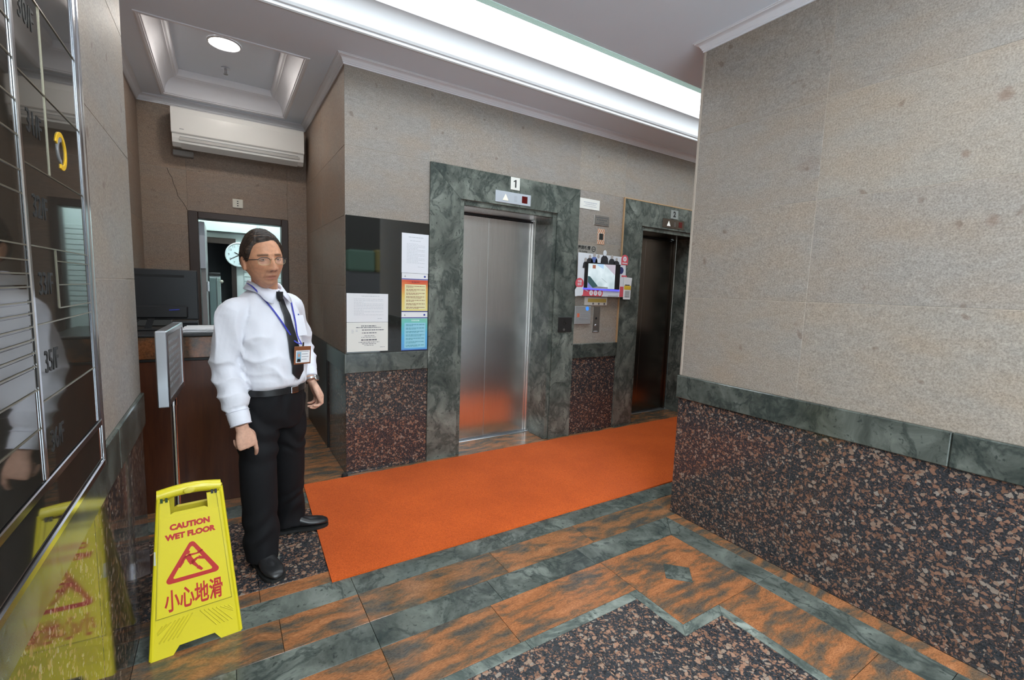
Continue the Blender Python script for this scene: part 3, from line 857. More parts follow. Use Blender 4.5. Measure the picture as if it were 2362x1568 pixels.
mb_o, mb_w = MB(), MB()
X0, X1, Z0, Z1 = 3.116, 3.212, 1.895, 2.045
MB().box(X0, YF - .003, Z0, X1, YF, Z1).build('backing', plain('striped_white', (.62, .58, .50), .5), t)
MB().box(X0 + .025, YF - .005, Z0 + .045, X1 - .02, YF - .001, Z1 - .045, .001).build('window', plain('dark_window', (.03, .035, .035), .1), t)
ow = plain('orange_stripe', (.52, .16, .05), .5)
def stripes(x0, x1, z0, z1, mb, wd=.012, gap=.025):
    k = -(z1 - z0)
    while k < (x1 - x0):
        p = [(x0 + k, z0), (x0 + k + wd, z0), (x0 + k + wd + (z1 - z0) * .5, z1), (x0 + k + (z1 - z0) * .5, z1)]
        q = [(min(max(x, x0), x1), z) for x, z in p]
        if max(x for x, _ in q) - min(x for x, _ in q) > .004: mb.prism([(z, x) for x, z in q], 1, YF - .0036, YF - .003)
        k += gap
for q in ((X0, X1, Z1 - .043, Z1), (X0, X1, Z0, Z0 + .043), (X0, X0 + .023, Z0 + .047, Z1 - .047), (X1 - .018, X1, Z0 + .047, Z1 - .047)): stripes(*q, mb_o)
mb_o.build('orange_stripes', ow, t)
t = thing('no_smoking_sign', 'grey no smoking sign behind the top left of the advert screen', 'sign', (2.99, YF, 1.79))
MB().box(2.868, YF - .004, 1.785, 3.118, YF, 1.872, .001).build('plate', plain('sign_grey', (.30, .28, .25), .5), t)
text('lettering', '嚴禁吸煙', .040, M['inkblack'], t, wallM(2.955, 1.846, YF - .0043), .02)
text('lettering', 'No Smoking', .020, M['inkblack'], t, wallM(2.945, 1.812, YF - .0043), .01)
MB().lathe([(.020, 0), (.026, 0), (.026, .001), (.020, .001), (.020, 0)], 24, (3.075, YF - .0052, 1.842), 1).build('ring', M['inkblack'], t)
MB().box(3.06, YF - .0052, 1.839, 3.09, YF - .0043, 1.845).build('cigarette', M['inkblack'], t)

# advert screen: a white printed board with a monitor set in it
YA = YF - .052
sc = thing('advert_screen', 'wall mounted advert screen in a white and pink printed surround between the lifts', 'screen', (3.16, YF, 1.38))
def on(y):                               # scale of a point measured on y = 3.40
    return y / 3.40
f = on(YA)
def P(x, z): return (x * f, 1.42 + (z - 1.42) * f)
def flat(name, pts, mat, d0, d1):
    q = [P(*p) for p in pts]
    return MB().prism([(z, x) for x, z in q], 1, YA - d1, YA - d0).build(name, mat, sc)
MB().box(2.90, YA + .004, 1.40, 3.42, YF, 1.78, .004).build('casing', M['black'], sc)
wb_ = plain('glossy_white_board', (.76, .79, .84), .3)
flat('surround', [(2.88, 1.384), (3.503, 1.384), (3.52, 1.60), (3.505, 1.792), (2.872, 1.797)], wb_, 0, .004)
pk = plain('pink_print', (.68, .10, .13), .4)
def oval(cx, cz, rx, rz, n=20, top=None): return [(cx + rx * math.cos(2 * math.pi * k / n), cz + rz * math.sin(2 * math.pi * k / n)) for k in range(n)]
MB().box(*(P(2.958, 0)[0], YA - .010, P(0, 1.449)[1], P(3.434, 0)[0], YA - .003, P(0, 1.713)[1]), .002).build('bezel', M['black'], sc)
def screen_mat():
    mt, nt, b = newmat('cctv_picture')
    gm = nd(nt, 'ShaderNodeNewGeometry'); ns = nd(nt, 'ShaderNodeTexNoise', Scale=9.0, Detail=2.0); nt.links.new(gm.outputs['Position'], ns.inputs['Vector'])
    r = ramp(nt, [(.3, (.50, .62, .66)), (.7, (.80, .92, .97))]); nt.links.new(ns.outputs['Fac'], r.inputs[0])
    b.inputs['Base Color'].default_value = (.02, .02, .02, 1); nt.links.new(r.outputs[0], b.inputs['Emission Color']); b.inputs['Emission Strength'].default_value = .34
    b.inputs['Roughness'].default_value = .15
    return mt
def em(name, c, s=.36): return plain(name, (.02, .02, .02), .2, emit=c, es=s)
flat('picture', [(3.000, 1.463), (3.362, 1.463), (3.362, 1.705), (3.000, 1.700)], screen_mat(), .0102, .0108)
flat('picture_wall', [(3.205, 1.703), (3.362, 1.705), (3.362, 1.60)], em('screen_mauve', (.50, .45, .52)), .0109, .0114)
flat('picture_dark', [(3.001, 1.58), (3.03, 1.575), (3.13, 1.49), (3.13, 1.465), (3.001, 1.463)], em('screen_dark', (.03, .08, .09)), .0109, .0114)
flat('picture_blue', [(3.001, 1.52), (3.07, 1.464), (3.001, 1.463)], em('screen_violet', (.20, .22, .55)), .0115, .012)
flat('picture_grey', [(3.06, 1.465), (3.27, 1.465), (3.27, 1.478), (3.13, 1.483)], em('screen_grey', (.2, .2, .2)), .0115, .012)
flat('picture_tag', [(3.055, 1.655), (3.095, 1.655), (3.095, 1.69), (3.055, 1.69)], em('screen_rust', (.35, .13, .08)), .0109, .0114)
flat('picture_sky', [(3.12, 1.702), (3.2, 1.703), (3.2, 1.655), (3.11, 1.69)], em('screen_sky', (.42, .62, .85)), .0109, .0114)
flat('picture_line', [(3.18, 1.562), (3.25, 1.522), (3.252, 1.526), (3.182, 1.566)], em('screen_line', (.35, .42, .44)), .0109, .0114)
flat('blue_glow_strip', [(2.945, 1.449), (3.436, 1.443), (3.436, 1.458), (2.945, 1.464)], em('blue_light', (.10, .10, .95), .55), .0115, .013)
flat('pink_tag', [(3.446, 1.713), (3.538, 1.713)] + [(3.492 + .049 * math.cos(R(a)), 1.766 + .050 * math.sin(R(a))) for a in range(0, 181, 15)], pk, .004, .006)
xq, zq = P(3.492, 1.773)
MB().lathe([(.012, 0), (.025, 0), (.025, .0008), (.012, .0008), (.012, 0)], 20, (xq, YA - .0068, zq), 1).build('logo_ring', wb_, sc)
text('logo_letter', 'G', .024, wb_, sc, wallM(xq, zq, YA - .0062), .02)
xq, zq = P(3.492, 1.730); MB().box(xq - .035, YA - .0066, zq - .005, xq + .035, YA - .006, zq + .005).build('logo_caption', wb_, sc)
flat('blue_disc', oval(3.448, 1.655, .035, .036), plain('navy_disc', (.03, .04, .16), .4), .004, .0055)
flat('pink_oval', oval(2.904, 1.507, .052, .050), pk, .004, .0062)
for s_, dz in (('中国', .016), ('加幸', -.012)):
    xq, zq = P(2.904, 1.507 + dz); text('oval_lettering', s_, .026, wb_, sc, wallM(xq, zq, YA - .0066), .02)
flat('white_corner_shape', [(2.855, 1.378), (2.95, 1.395), (2.955, 1.44), (2.93, 1.47), (2.87, 1.468), (2.85, 1.44)], wb_, .0042, .0064)
flat('pink_ribbon', [(2.94, 1.385), (3.195, 1.384), (3.213, 1.41), (3.21, 1.44), (3.15, 1.45), (2.96, 1.45)], pk, .004, .0058)
for k, x in enumerate((3.057, 3.114, 3.171)):
    flat('white_oval', oval(x, 1.418, .024, .027), wb_, .0058, .0068)
    flat('oval_mark', oval(x, 1.418, .009, .013, 10), plain('soft_pink', (.75, .45, .45), .5), .0068, .0074)
flat('pink_tail', [(2.962, 1.447), (2.99, 1.436), (3.02, 1.427), (3.018, 1.434), (2.99, 1.446)], wb_, .0058, .0066)
flat('pink_strip', [(3.445, 1.386), (3.501, 1.386), (3.503, 1.492), (3.448, 1.492)], pk, .004, .0055)
flat('pink_label', [(3.46, 1.59), (3.535, 1.59), (3.535, 1.607), (3.46, 1.607)], pk, .004, .0055)
xq, zq = P(3.36, 1.393)
mbx = MB()
for k in range(12): mbx.box(xq - .07 + k * .0115, YA - .0052, zq - .003, xq - .062 + k * .0115, YA - .0044, zq + .003)
mbx.build('small_print', M['inkgrey'], sc)['kind'] = 'stuff'
# printed people along the top edge: plain cut-out figures
def cutout(x, z0, h, body, hd_, w=.045):
    flat('printed_figure', [(x - w, z0), (x + w, z0), (x + w * .8, z0 + h * .45), (x + w * .3, z0 + h * .62), (x - w * .3, z0 + h * .62), (x - w * .8, z0 + h * .45)], body, .0062, .0076)
    flat('printed_head', oval(x, z0 + h * .78, h * .16, h * .2, 12), hd_, .0064, .0082)
dk = plain('printed_black', (.03, .03, .035), .5); gy = plain('printed_skin_grey', (.46, .42, .40), .5); bl = plain('printed_blue', (.12, .18, .45), .5)
cutout(2.965, 1.655, .10, dk, gy, .034); cutout(3.018, 1.70, .085, dk, gy); cutout(3.075, 1.70, .11, bl, gy); cutout(3.128, 1.70, .095, wb_, gy)
cutout(3.21, 1.70, .145, dk, wb_, .055); cutout(3.31, 1.70, .105, dk, gy); cutout(3.375, 1.695, .085, dk, gy)
# tag hanging on the right of the screen
t = thing('hanging_tag', 'white tag with yellow label stuck on the right edge of the advert screen', 'tag', (3.5, YA - .012, 1.36))
def tq(p): return (p[0] * f, 1.42 + (p[1] - 1.42) * f)
def tflat(name, pts, mat, d0, d1): MB().prism([(z, x) for x, z in [tq(p) for p in pts]], 1, YA - d1, YA - d0).build(name, mat, t)
tflat('card', [(3.496, 1.362), (3.598, 1.362), (3.602, 1.50), (3.610, 1.585), (3.49, 1.592), (3.495, 1.47)], M['paper'], .0075, .0095)
tflat('yellow_label', [(3.503, 1.462), (3.598, 1.462), (3.598, 1.503), (3.503, 1.503)], plain('label_yellow', (.75, .48, .04), .5), .0095, .0105)
tflat('black_bar', [(3.512, 1.506), (3.58, 1.506), (3.58, 1.514), (3.512, 1.514)], M['inkblack'], .0095, .0105)
tflat('grey_print', [(3.517, 1.395), (3.585, 1.395), (3.585, 1.45), (3.517, 1.45)], plain('grey_print', (.42, .42, .42), .6), .0095, .0102)
tflat('black_bar', [(3.517, 1.385), (3.585, 1.385), (3.585, 1.39), (3.517, 1.39)], M['inkblack'], .0095, .0105)
t = thing('small_wall_card', 'white card with yellow print just below the advert screen', 'sign', (3.14, YF, 1.29))
MB().box(2.99, YF - .012, 1.296, 3.288, YF - .002, 1.378, .002).build('card', M['paperwarm'], t)
MB().box(3.03, YF - .0128, 1.325, 3.275, YF - .0118, 1.362).build('yellow_band', plain('pale_gold', (.62, .47, .12), .5), t)
for x in (3.10, 3.175, 3.25): MB().lathe([(.0001, 0), (.011, 0), (.011, .0007), (.0001, .0007)], 12, (x, YF - .0128, 1.311), 1).build('round_mark', plain('mark_grey', (.15, .14, .15), .6), t)
# call panels
t = thing('access_panel', 'grey access card panel with blue light beside the call buttons', 'panel', (2.97, YF, 1.1))
MB().box(2.868, YF - .018, 1.108, 3.074, YF, 1.286, .004).build('plate', plain('panel_silver', (.50, .51, .52), .35, .5), t)
MB().lathe([(.0001, 0), (.020, 0), (.020, .002), (.0001, .002)], 16, (3.022, YF - .020, 1.262), 1).build('blue_light', plain('blue_led', (.05, .2, .8), .3, emit=(.05, .3, 1), es=.25), t)
MB().box(2.895, YF - .0195, 1.178, 2.925, YF - .017, 1.215).build('red_symbol', plain('coral_symbol', (.62, .15, .08), .5), t)
lines(t, [(1.205, .010, .36, .86), (1.186, .004, .36, .8), (1.164, .014, .28, .82)], 2.868, 3.074, M['inkgrey'], YF - .0187, 51)
t = thing('call_panel', 'tall steel lift call plate with two round buttons between the lifts', 'panel', (3.16, YF, 1.02))
MB().box(3.115, YF - .004, 1.024, 3.208, YF, 1.284, .0015).build('plate', M['steel_plate'], t)
for z, mt in ((1.165, M['black']), (1.092, M['alu'])):
    bt = MB().lathe([(.0001, 0), (.011, 0), (.013, .002), (.013, .004), (.0001, .004)], 16, (3.157, YF - .008, z), 1).build('button', mt, t)
MB().box(3.13, YF - .005, 1.028, 3.185, YF - .0035, 1.04).build('key_slot', M['inkgrey'], t)
t = thing('wheelchair_call_button', 'dark call plate with a wheelchair symbol on the right jamb of lift 1', 'panel', (2.73, YW, 1.03))
MB().box(2.668, YW - .005, 1.035, 2.835, YW, 1.18, .002).build('plate', plain('dark_plate', (.10, .10, .10), .3, .8), t)
MB().lathe([(.012, 0), (.017, 0), (.017, .001), (.012, .001), (.012, 0)], 16, (2.74, YW - .0062, 1.118), 1).build('wheel_symbol', M['inkblack'], t)
MB().tube([(2.738, YW - .0056, 1.158), (2.739, YW - .0056, 1.132), (2.755, YW - .0056, 1.13), (2.762, YW - .0056, 1.112)], .003, 6).build('figure_symbol', M['inkblack'], t)
MB().lathe([(.0001, 0), (.012, 0), (.012, .003), (.0001, .003)], 16, (2.74, YW - .008, 1.06), 1).build('button', M['alu'], t)

# ================================================================== CARPET
mb = MB()
nx = 60
r5 = random.Random(8)
def cedge(x, y): return y
top = []
vs = []; fs = []
X = [.425 + (5.12 - .425) * k / nx for k in range(nx + 1)]
for k, x in enumerate(X):
    ya = 2.156 + r5.uniform(-.0012, .0012); yb = 3.362 + r5.uniform(-.003, .003)
    xo = x - (.03 if k == 0 else 0)
    xa, xb = (x - .026, x + .014) if k == 0 else (x, x)
    vs += [(xa, ya, .0008), (xa, ya + .002, .008), (xb, yb - .002, .008), (xb, yb, .0008)]
for k in range(nx):
    a = 4 * k; b2 = a + 4
    fs += [(a, b2, b2 + 1, a + 1), (a + 1, b2 + 1, b2 + 2, a + 2), (a + 2, b2 + 2, b2 + 3, a + 3), (a + 3, b2 + 3, b2, a)]
fs += [(0, 1, 2, 3), (4 * nx + 3, 4 * nx + 2, 4 * nx + 1, 4 * nx)]
tag(MB().add(vs, fs).build('carpet_runner', M['carpet']), 'long orange carpet runner laid in front of the lifts', 'carpet')
MB_ds = MB().lathe([(.0001, 0), (.022, 0), (.024, .004), (.020, .022), (.014, .028), (.0001, .028)], 16, (.722, 3.385, 0))
tag(MB_ds.build('rubber_doorstop', M['blackmatte'], smooth=True, angle=40), 'small black rubber stop at the foot of the wall corner by the carpet', 'doorstop')

# ================================================================== RECEPTION DESK
DY = 3.352
d = thing('reception_desk', 'dark mahogany reception desk with a brown granite band along its top', 'desk', (-.15, DY, 0))
DXR = .21
MB().box(AX0 + .002, DY + .006, .0, DXR, DY + .03, .925, .002).build('front_panel', M['mahogany'], d)
MB().box(DXR - .025, DY + .03, .0, DXR, 4.02, .925, .002).build('side_panel', M['mahogany'], d)
MB().box(AX0 + .002, DY + .002, .926, DXR + .004, DY + .02, .940).build('dark_strip', M['black'], d)  # black strip between the wood front and the granite band
MB().box(AX0 + .002, DY - .004, .942, DXR + .010, DY + .03, 1.070, .003).build('granite_band', M['orange_desk'], d)
MB().box(DXR - .02, DY + .03, .942, DXR + .010, 4.02, 1.070, .003).build('granite_band', M['orange_desk'], d)
MB().box(AX0 + .002, DY - .006, 1.071, DXR + .012, 4.03, 1.086, .003).build('worktop', M['black'], d)
MB().box(AX0 + .03, DY + .03, .0, DXR - .03, DY + .05, .08).build('plinth', M['black'], d)
# monitor
mt_ = thing('monitor', 'black flat monitor seen from behind on the reception desk', 'monitor', (-.35, 3.72, 1.086))
MB().box(-.570, 3.705, 1.148, -.142, 3.725, 1.474, .006).build('screen_back', plain('monitor_plastic', (.020, .021, .023), .3), mt_)
MB().box(-.560, 3.735, 1.158, -.152, 3.724, 1.464).build('screen_glass', M['blackglass'], mt_)
MB().box(-.560, 3.7035, 1.425, -.215, 3.7055, 1.440, .0008).build('vent_slot', M['blackmatte'], mt_)
MB().box(-.52, 3.685, 1.16, -.20, 3.706, 1.24, .008).build('socket_bulge', M['black'], mt_)
MB().prism([(1.09, -.435), (1.09, -.40), (1.17, -.375), (1.17, -.41)], 1, 3.70, 3.715).build('stand_neck', M['black'], mt_)
MB().box(-.52, 3.62, 1.0866, -.28, 3.82, 1.096, .003).build('stand_base', M['black'], mt_)
MB().tube([(-.57, 3.69, 1.10), (-.52, 3.69, 1.112), (-.47, 3.69, 1.135), (-.45, 3.70, 1.16)], .004, 6).build('cable', M['blackmatte'], mt_)
MB().tube([(-.30, 3.6845, 1.212), (-.27, 3.683, 1.214), (-.245, 3.683, 1.216)], .004, 6).build('plug', plain('blue_plug', (.04, .05, .30), .4), mt_)
t = thing('wireless_router', 'flat black box with a silver edge behind the papers on the desk', 'electronics box', (-.23, 3.88, 1.086))
MB().box(-.30, 3.845, 1.0868, -.155, 3.93, 1.132, .004).build('casing', M['black'], t)
MB().box(-.298, 3.843, 1.120, -.157, 3.847, 1.124).build('silver_edge', M['alu'], t)
tag(MB().box(-.56, 3.96, 1.0868, -.31, 4.0, 1.150, .004).build('grey_file_box', plain('grey_board', (.26, .26, .25), .6)), 'low grey box standing behind the monitor foot on the desk', 'box')
t = thing('newspaper_pile', 'pile of white papers lying on the desk top beside the guard', 'papers', (-.08, 3.42, 1.086))
r6 = random.Random(3)
for k in range(6):
    dx, dy = r6.uniform(-.008, .008), r6.uniform(-.006, .006)
    z = 1.0868 + k * .0052
    MB().box(-.215 + dx, 3.375 + dy, z, .02 + dx, 3.62 + dy, z + .0047, .002).build('paper_layer', M['paper'] if k else M['inkgrey'], t)
# ---- AC
ac = thing('air_conditioner', 'white split air conditioner on the wall above the back office door', 'air conditioner', (.18, AY1, 2.5))
x0, x1 = -.327, .690
prof = [(AY1, 2.560), (AY1 - .16, 2.535), (AY1 - .195, 2.565), (AY1 - .205, 2.600), (AY1 - .215, 2.66), (AY1 - .212, 2.800), (AY1 - .20, 2.84), (AY1 - .17, 2.858), (AY1, 2.860)]
MB().prism(prof, 0, x0, x1).build('body', M['white'], ac)
MB().prism([(AY1 - .2165, 2.634), (AY1 - .2225, 2.642), (AY1 - .221, 2.800), (AY1 - .207, 2.846), (AY1 - .20, 2.84), (AY1 - .212, 2.80), (AY1 - .214, 2.64)], 0, x0 - .003, x1 + .003).build('front_cover', plain('gloss_white', (.84, .83, .80), .2), ac)
MB().prism([(AY1 - .150, 2.530), (AY1 - .199, 2.560), (AY1 - .203, 2.560), (AY1 - .152, 2.526)], 0, x0 + .06, x1 - .05).build('air_flap', M['white'], ac)
MB().prism([(AY1 - .2055, 2.585), (AY1 - .2095, 2.605), (AY1 - .212, 2.605), (AY1 - .2085, 2.585)], 0, x0 + .05, x1 - .04).build('lower_grille', plain('warm_grey_plastic', (.58, .56, .53), .4), ac)
MB().box(x0 + .055, AY1 - .216, 2.6085, x1 - .05, AY1 - .213, 2.6125).build('grille_line', M['inkgrey'], ac)
MB().box(x0 + .055, AY1 - .2225, 2.668, x0 + .085, AY1 - .2205, 2.674).build('badge', M['inkgrey'], ac)
MB().box(x0 - .01, AY1 - .06, 2.485, x0 + .14, AY1, 2.535, .006).build('pipe_cover', plain('grey_duct', (.30, .29, .28), .6), ac)
# ---- switch plate
t = thing('switch_plate', 'cream switch plate with three dark buttons above the back office doorway', 'switch', (.14, AY1, 2.09))
MB().box(.098, AY1 - .009, 2.097, .183, AY1, 2.178, .003).build('plate', M['offwhite'], t)
for z in (2.118, 2.138, 2.158): MB().box(.134, AY1 - .012, z - .004, .146, AY1 - .008, z + .004, .001).build('rocker', M['black'], t)
# ---- ceiling lamp and sprinkler in the tray
lp = thing('downlight', 'round glowing downlight in the coffered ceiling over reception', 'light', (.055, 4.10, 3.14))
MB().lathe([(.0001, 3.128), (.088, 3.128), (.094, 3.131), (.094, 3.139), (.0001, 3.139)], 32, (.06, 4.16, 0)).build('diffuser', M['lamp'], lp)
MB().lathe([(.095, 3.139), (.095, 3.130), (.100, 3.127), (.108, 3.132), (.108, 3.139)], 32, (.06, 4.16, 0)).build('rim', M['plaster'], lp)
sp = thing('sprinkler', 'small dark fire sprinkler behind the round downlight in the coffer', 'sprinkler', (.06, 4.52, 3.14))
MB().lathe([(.0001, 3.139), (.032, 3.139), (.034, 3.134), (.0001, 3.132)], 20, (.07, 4.62, 0)).build('escutcheon', M['alu'], sp)
MB().lathe([(.0001, 3.133), (.009, 3.133), (.009, 3.105), (.007, 3.10), (.0001, 3.10)], 10, (.07, 4.62, 0)).build('body', M['inkgrey'], sp)
MB().lathe([(.0001, 3.093), (.016, 3.093), (.016, 3.09), (.0001, 3.09)], 14, (.07, 4.62, 0)).build('deflector', M['inkgrey'], sp)
for sx in (-.009, .009): MB().box(.07 + sx - .0015, 4.6185, 3.092, .07 + sx + .0015, 4.6215, 3.106).build('arm', M['inkgrey'], sp)
for i, (x, y) in enumerate(((.40, -.6), (.40, .65), (1.35, -.6), (1.35, .65))):  # unseen lamps added to light walls, floor and shirt from the front
    lb = thing('downlight', 'added unseen fill lamp in the lobby ceiling behind the camera', 'light', (x, y, ZN), group='added fill lamps')
    MB().lathe([(.0001, ZN - .012), (.095, ZN - .012), (.10, ZN - .008), (.10, ZN - .001), (.0001, ZN - .001)], 28, (x, y, 0)).build('diffuser', M['lobbyfill'], lb)

# ================================================================== BACK OFFICE
dr = struct('door_3', (.15, AY1, 0))
dw = plain('brown_door_frame', (.045, .026, .02), .4)
for q in ((DX0, DX0 + .075), (DX1 - .06, DX1)): MB().box(q[0], AY1 - .014, 0, q[1], AY1 + .13, DZ, .004).build('frame_post', dw, dr)
MB().box(DX0 + .075, AY1 - .014, DZ - .062, DX1 - .06, AY1 + .13, DZ, .004).build('frame_head', dw, dr)
MB().box(-.172, AY1 + .131, .005, -.132, AY1 + .95, 1.955, .003).build('door_leaf', plain('door_edge_grey', (.34, .33, .33), .4), dr)
MB().box(-.131, AY1 + .20, 1.30, -.112, AY1 + .24, 1.40, .004).build('door_lock', M['alu'], dr)
MB().box(-.175, AY1 + .105, 1.52, -.13, AY1 + .131, 1.95, .002).build('glazed_strip', plain('pale_strip', (.6, .66, .75), .3), dr)
wo = struct('wall_office')
op = plain('office_paint', (.60, .68, .68), .7); og = plain('office_grey_paint', (.32, .36, .38), .7)
OY = 6.35
IX0, IX1, IZ = -.20, .14, 1.90
MB().box(-.95, AY1 + .12, 0, -.75, OY + 1.3, 2.6).build('side_wall', op, wo)
MB().box(1.15, AY1 + .12, 0, 1.35, OY + 1.3, 2.6).build('side_wall', op, wo)
MB().box(-.75, OY, 0, IX0, OY + .12, 2.5).build('back_wall', op, wo)
MB().box(IX1, OY, 0, 1.15, OY + .12, 2.5).build('back_wall', op, wo)
MB().box(IX0, OY, IZ, IX1, OY + .12, 2.5).build('back_wall', op, wo)
MB().box(-.9, OY + 1.1, 0, 1.2, OY + 1.2, 2.5).build('far_wall', og, wo)
MB().box(-.95, AY1 + .12, 2.5, 1.35, OY + 1.3, 2.6).build('office_ceiling', op, wo)
MB().box(-.95, OY - .09, 1.965, .36, OY, 2.10, .004).build('beam', plain('beam_paint', (.52, .60, .57), .6), wo)
for z in (1.955, 2.112, 2.13): MB().box(-.75, OY - .06, z, .36, OY - .001, z + .006).build('cable_run', M['inkgrey'], wo)
for k in range(16): MB().box(.215, OY - .012, 1.10 + k * .052, 1.14, OY - .0005, 1.146 + k * .052, .003).build('wall_board', op, wo)
d4 = struct('door_4', (0, OY, 0))
for q in ((IX0, IX0 + .04), (IX1 - .05, IX1)): MB().box(q[0], OY - .02, 0, q[1], OY + .121, IZ).build('frame_post', M['darkwood'], d4)
MB().box(IX0 + .04, OY - .02, IZ - .065, IX1 - .05, OY + .121, IZ).build('frame_head', M['darkwood'], d4)
ck = thing('wall_clock', 'round white wall clock in the back office beside the guard head', 'clock', (.165, OY - .03, 1.57))
CX, CZ, CR = .172, 1.716, .142
MB().lathe([(.0001, OY - .05), (CR * .93, OY - .052), (CR * .93, OY - .049), (.0001, OY - .047)], 36, (CX * 1, 0, CZ), 1).xf(Matrix.Identity(4)).build('dial', plain('clock_dial', (.70, .80, .83), .4), ck)
MB().lathe([(CR * .92, OY - .048), (CR * .93, OY - .062), (CR, OY - .058), (CR, OY - .021), (CR * .92, OY - .021), (CR * .92, OY - .048)], 36, (CX, 0, CZ), 1).build('rim', plain('clock_rim', (.75, .8, .82), .3), ck)
def hand(a, l, w_): 
    dx, dz = math.sin(a), math.cos(a)
    MB().prism([(CZ + dx * w_ - dz * .01, CX - dz * w_ - dx * .01), (CZ - dx * w_ - dz * .01, CX + dz * w_ - dx * .01), (CZ - dx * w_ + dz * l, CX + dz * w_ + dx * l), (CZ + dx * w_ + dz * l, CX - dz * w_ + dx * l)], 1, OY - .056, OY - .0535).build('clock_hand', M['inkblack'], ck)
hand(R(240), .105, .003); hand(R(300), .055, .004)
for k in range(1, 13):
    a = R(30 * k)
    text('numeral', str(k), .036, M['inkgrey'], ck, wallM(CX + .105 * math.sin(a), CZ + .105 * math.cos(a), OY - .0535), .01)
lk = thing('glass_cabinet', 'pale metal cabinet with glass door seen through the back office doorway', 'cabinet', (-.05, 6.2, 0))
MB().box(-.125, 5.85, .02, -.02, 6.25, 1.46, .004).build('body', plain('cabinet_grey', (.40, .46, .48), .4), lk)
MB().box(-.125, 5.84, 1.461, -.02, 6.25, 1.49, .003).build('top', M['black'], lk)
MB().box(-.12, 5.835, .05, -.062, 5.848, 1.44, .003).build('door', plain('greenish_glass', (.25, .36, .36), .12), lk)
MB().box(-.055, 5.83, .05, -.022, 5.848, 1.44, .003).build('door', plain('pale_green_panel', (.42, .56, .54), .3), lk)
MB().sphere((-.012, 5.82, 1.40), .018).build('knob', M['offwhite'], lk, smooth=True)
ol = thing('tube_lamp', 'cool tube lamp on the back office ceiling', 'light', (.2, 5.75, 2.47))
MB().tube([(-.3, 5.8, 2.46), (.8, 5.8, 2.46)], .02, 10).build('tube', M['officelamp'], ol, smooth=True)
MB().box(-.32, 5.77, 2.481, .82, 5.83, 2.4995, .003).build('housing', M['white'], ol)

# ================================================================== DIRECTORY BOARD (left wall)
XB = -.298
bd = thing('directory_board', 'bronze mirror glass tenant directory in a chrome frame on the left wall', 'sign board', (XL, 1.0, .89))
BY0, BY1, BZ0, BZ1 = .35, 1.655, .893, 2.45
MB().box(XL, BY0, BZ0 + .01, XB - .004, BY1 - .01, BZ1).build('backing', M['black'], bd)
MB().box(XB - .004, 1.188, 1.028, XB, 1.606, BZ1 - .02, .001).build('glass_pane', M['board'], bd)
MB().box(XB - .004, BY0 + .02, 1.028, XB, 1.170, BZ1 - .02, .001).build('glass_pane', M['board'], bd)
MB().box(XB - .004, BY0 + .02, BZ0 + .022, XB, 1.635, 1.006, .001).build('glass_pane', M['board'], bd)
ch = M['chrome']
MB().box(XL, 1.640, BZ0, XB + .006, BY1, BZ1, .003).build('frame_strip', ch, bd)
MB().box(XL, BY0, BZ0, XB + .006, BY1 - .016, BZ0 + .020, .003).build('frame_strip', ch, bd)
MB().box(XB - .006, BY0, 1.008, XB + .004, 1.639, 1.026, .002).build('frame_strip', ch, bd)
MB().box(XB - .006, 1.608, 1.027, XB + .004, 1.638, BZ1, .002).build('frame_strip', plain('satin_chrome', (.55, .57, .62), .22, 1.0), bd)
MB().box(XB - .006, 1.172, 1.027, XB + .004, 1.186, BZ1, .002).build('column_strip', ch, bd)
thin = plain('thin_bronze_line', (.30, .27, .20), .3, .8)
for z in (1.47, 1.443, 1.419, 1.395, 1.368, 1.347, 1.322, 1.298, 1.274, 1.249, 1.204, 1.13, 1.56, 1.60, 1.66, 1.72, 1.79, 1.85, 1.92, 2.0, 2.08):
    MB().box(XB, BY0 + .03, z - .0012, XB + .0018, 1.170, z + .0012).build('row_line', thin, bd)
for z in (1.471, 1.323, 1.175, 1.62, 1.78, 1.95): MB().box(XB, 1.188, z - .0012, XB + .0018, 1.606, z + .0012).build('row_line', thin, bd)
for z in (1.447, 1.397, 1.348): MB().box(XB, 1.345, z - .0012, XB + .0018, 1.606, z + .0012).build('row_line', thin, bd)
for z0, z1 in ((1.349, 1.471), (1.622, 1.95)): MB().box(XB, 1.343, z0, XB + .0018, 1.346, z1).build('row_line', thin, bd)
for k, (z0, z1) in enumerate(((1.397, 1.418), (1.37, 1.393), (1.349, 1.366), (1.324, 1.345), (1.300, 1.320), (1.276, 1.296), (1.251, 1.272), (1.206, 1.247))):
    MB().box(XB, .42, z0 + .002, XB + .0009, 1.166, z1 - .002).build('name_slat', M['boardlabel'], bd)
boardM = lambda y, z: frame((XB + .0005, y, z), (0, 1, 0), (0, 0, 1))
for s_, z in (('30/F', 1.90), ('31/F', 1.70), ('32/F', 1.545), ('33/F', 1.398), ('35/F', 1.245), ('36/F', 1.085)):
    text('floor_label', s_, .062, M['inkblack'], bd, boardM(1.268, z), .004, sx=.82)
# ring logo: yellow arc with a grey inner arc
def arc(name, r0, r1, a0, a1, mat, d):
    n = 24; pts = []
    A = [R(a0 + (a1 - a0) * k / n) for k in range(n + 1)]
    pts = [(1.438 + r1 * math.cos(a), 1.692 + r1 * 1.02 * math.sin(a)) for a in A] + [(1.438 + r0 * math.cos(a), 1.692 + r0 * 1.02 * math.sin(a)) for a in reversed(A)]
    MB().prism(pts, 0, XB, XB + d).build(name, mat, bd)
arc('yellow_ring', .030, .040, -110, 160, plain('logo_yellow', (.80, .48, .02), .4), .002)
arc('grey_ring', .020, .029, 80, 260, plain('logo_grey', (.25, .25, .25), .4), .002)

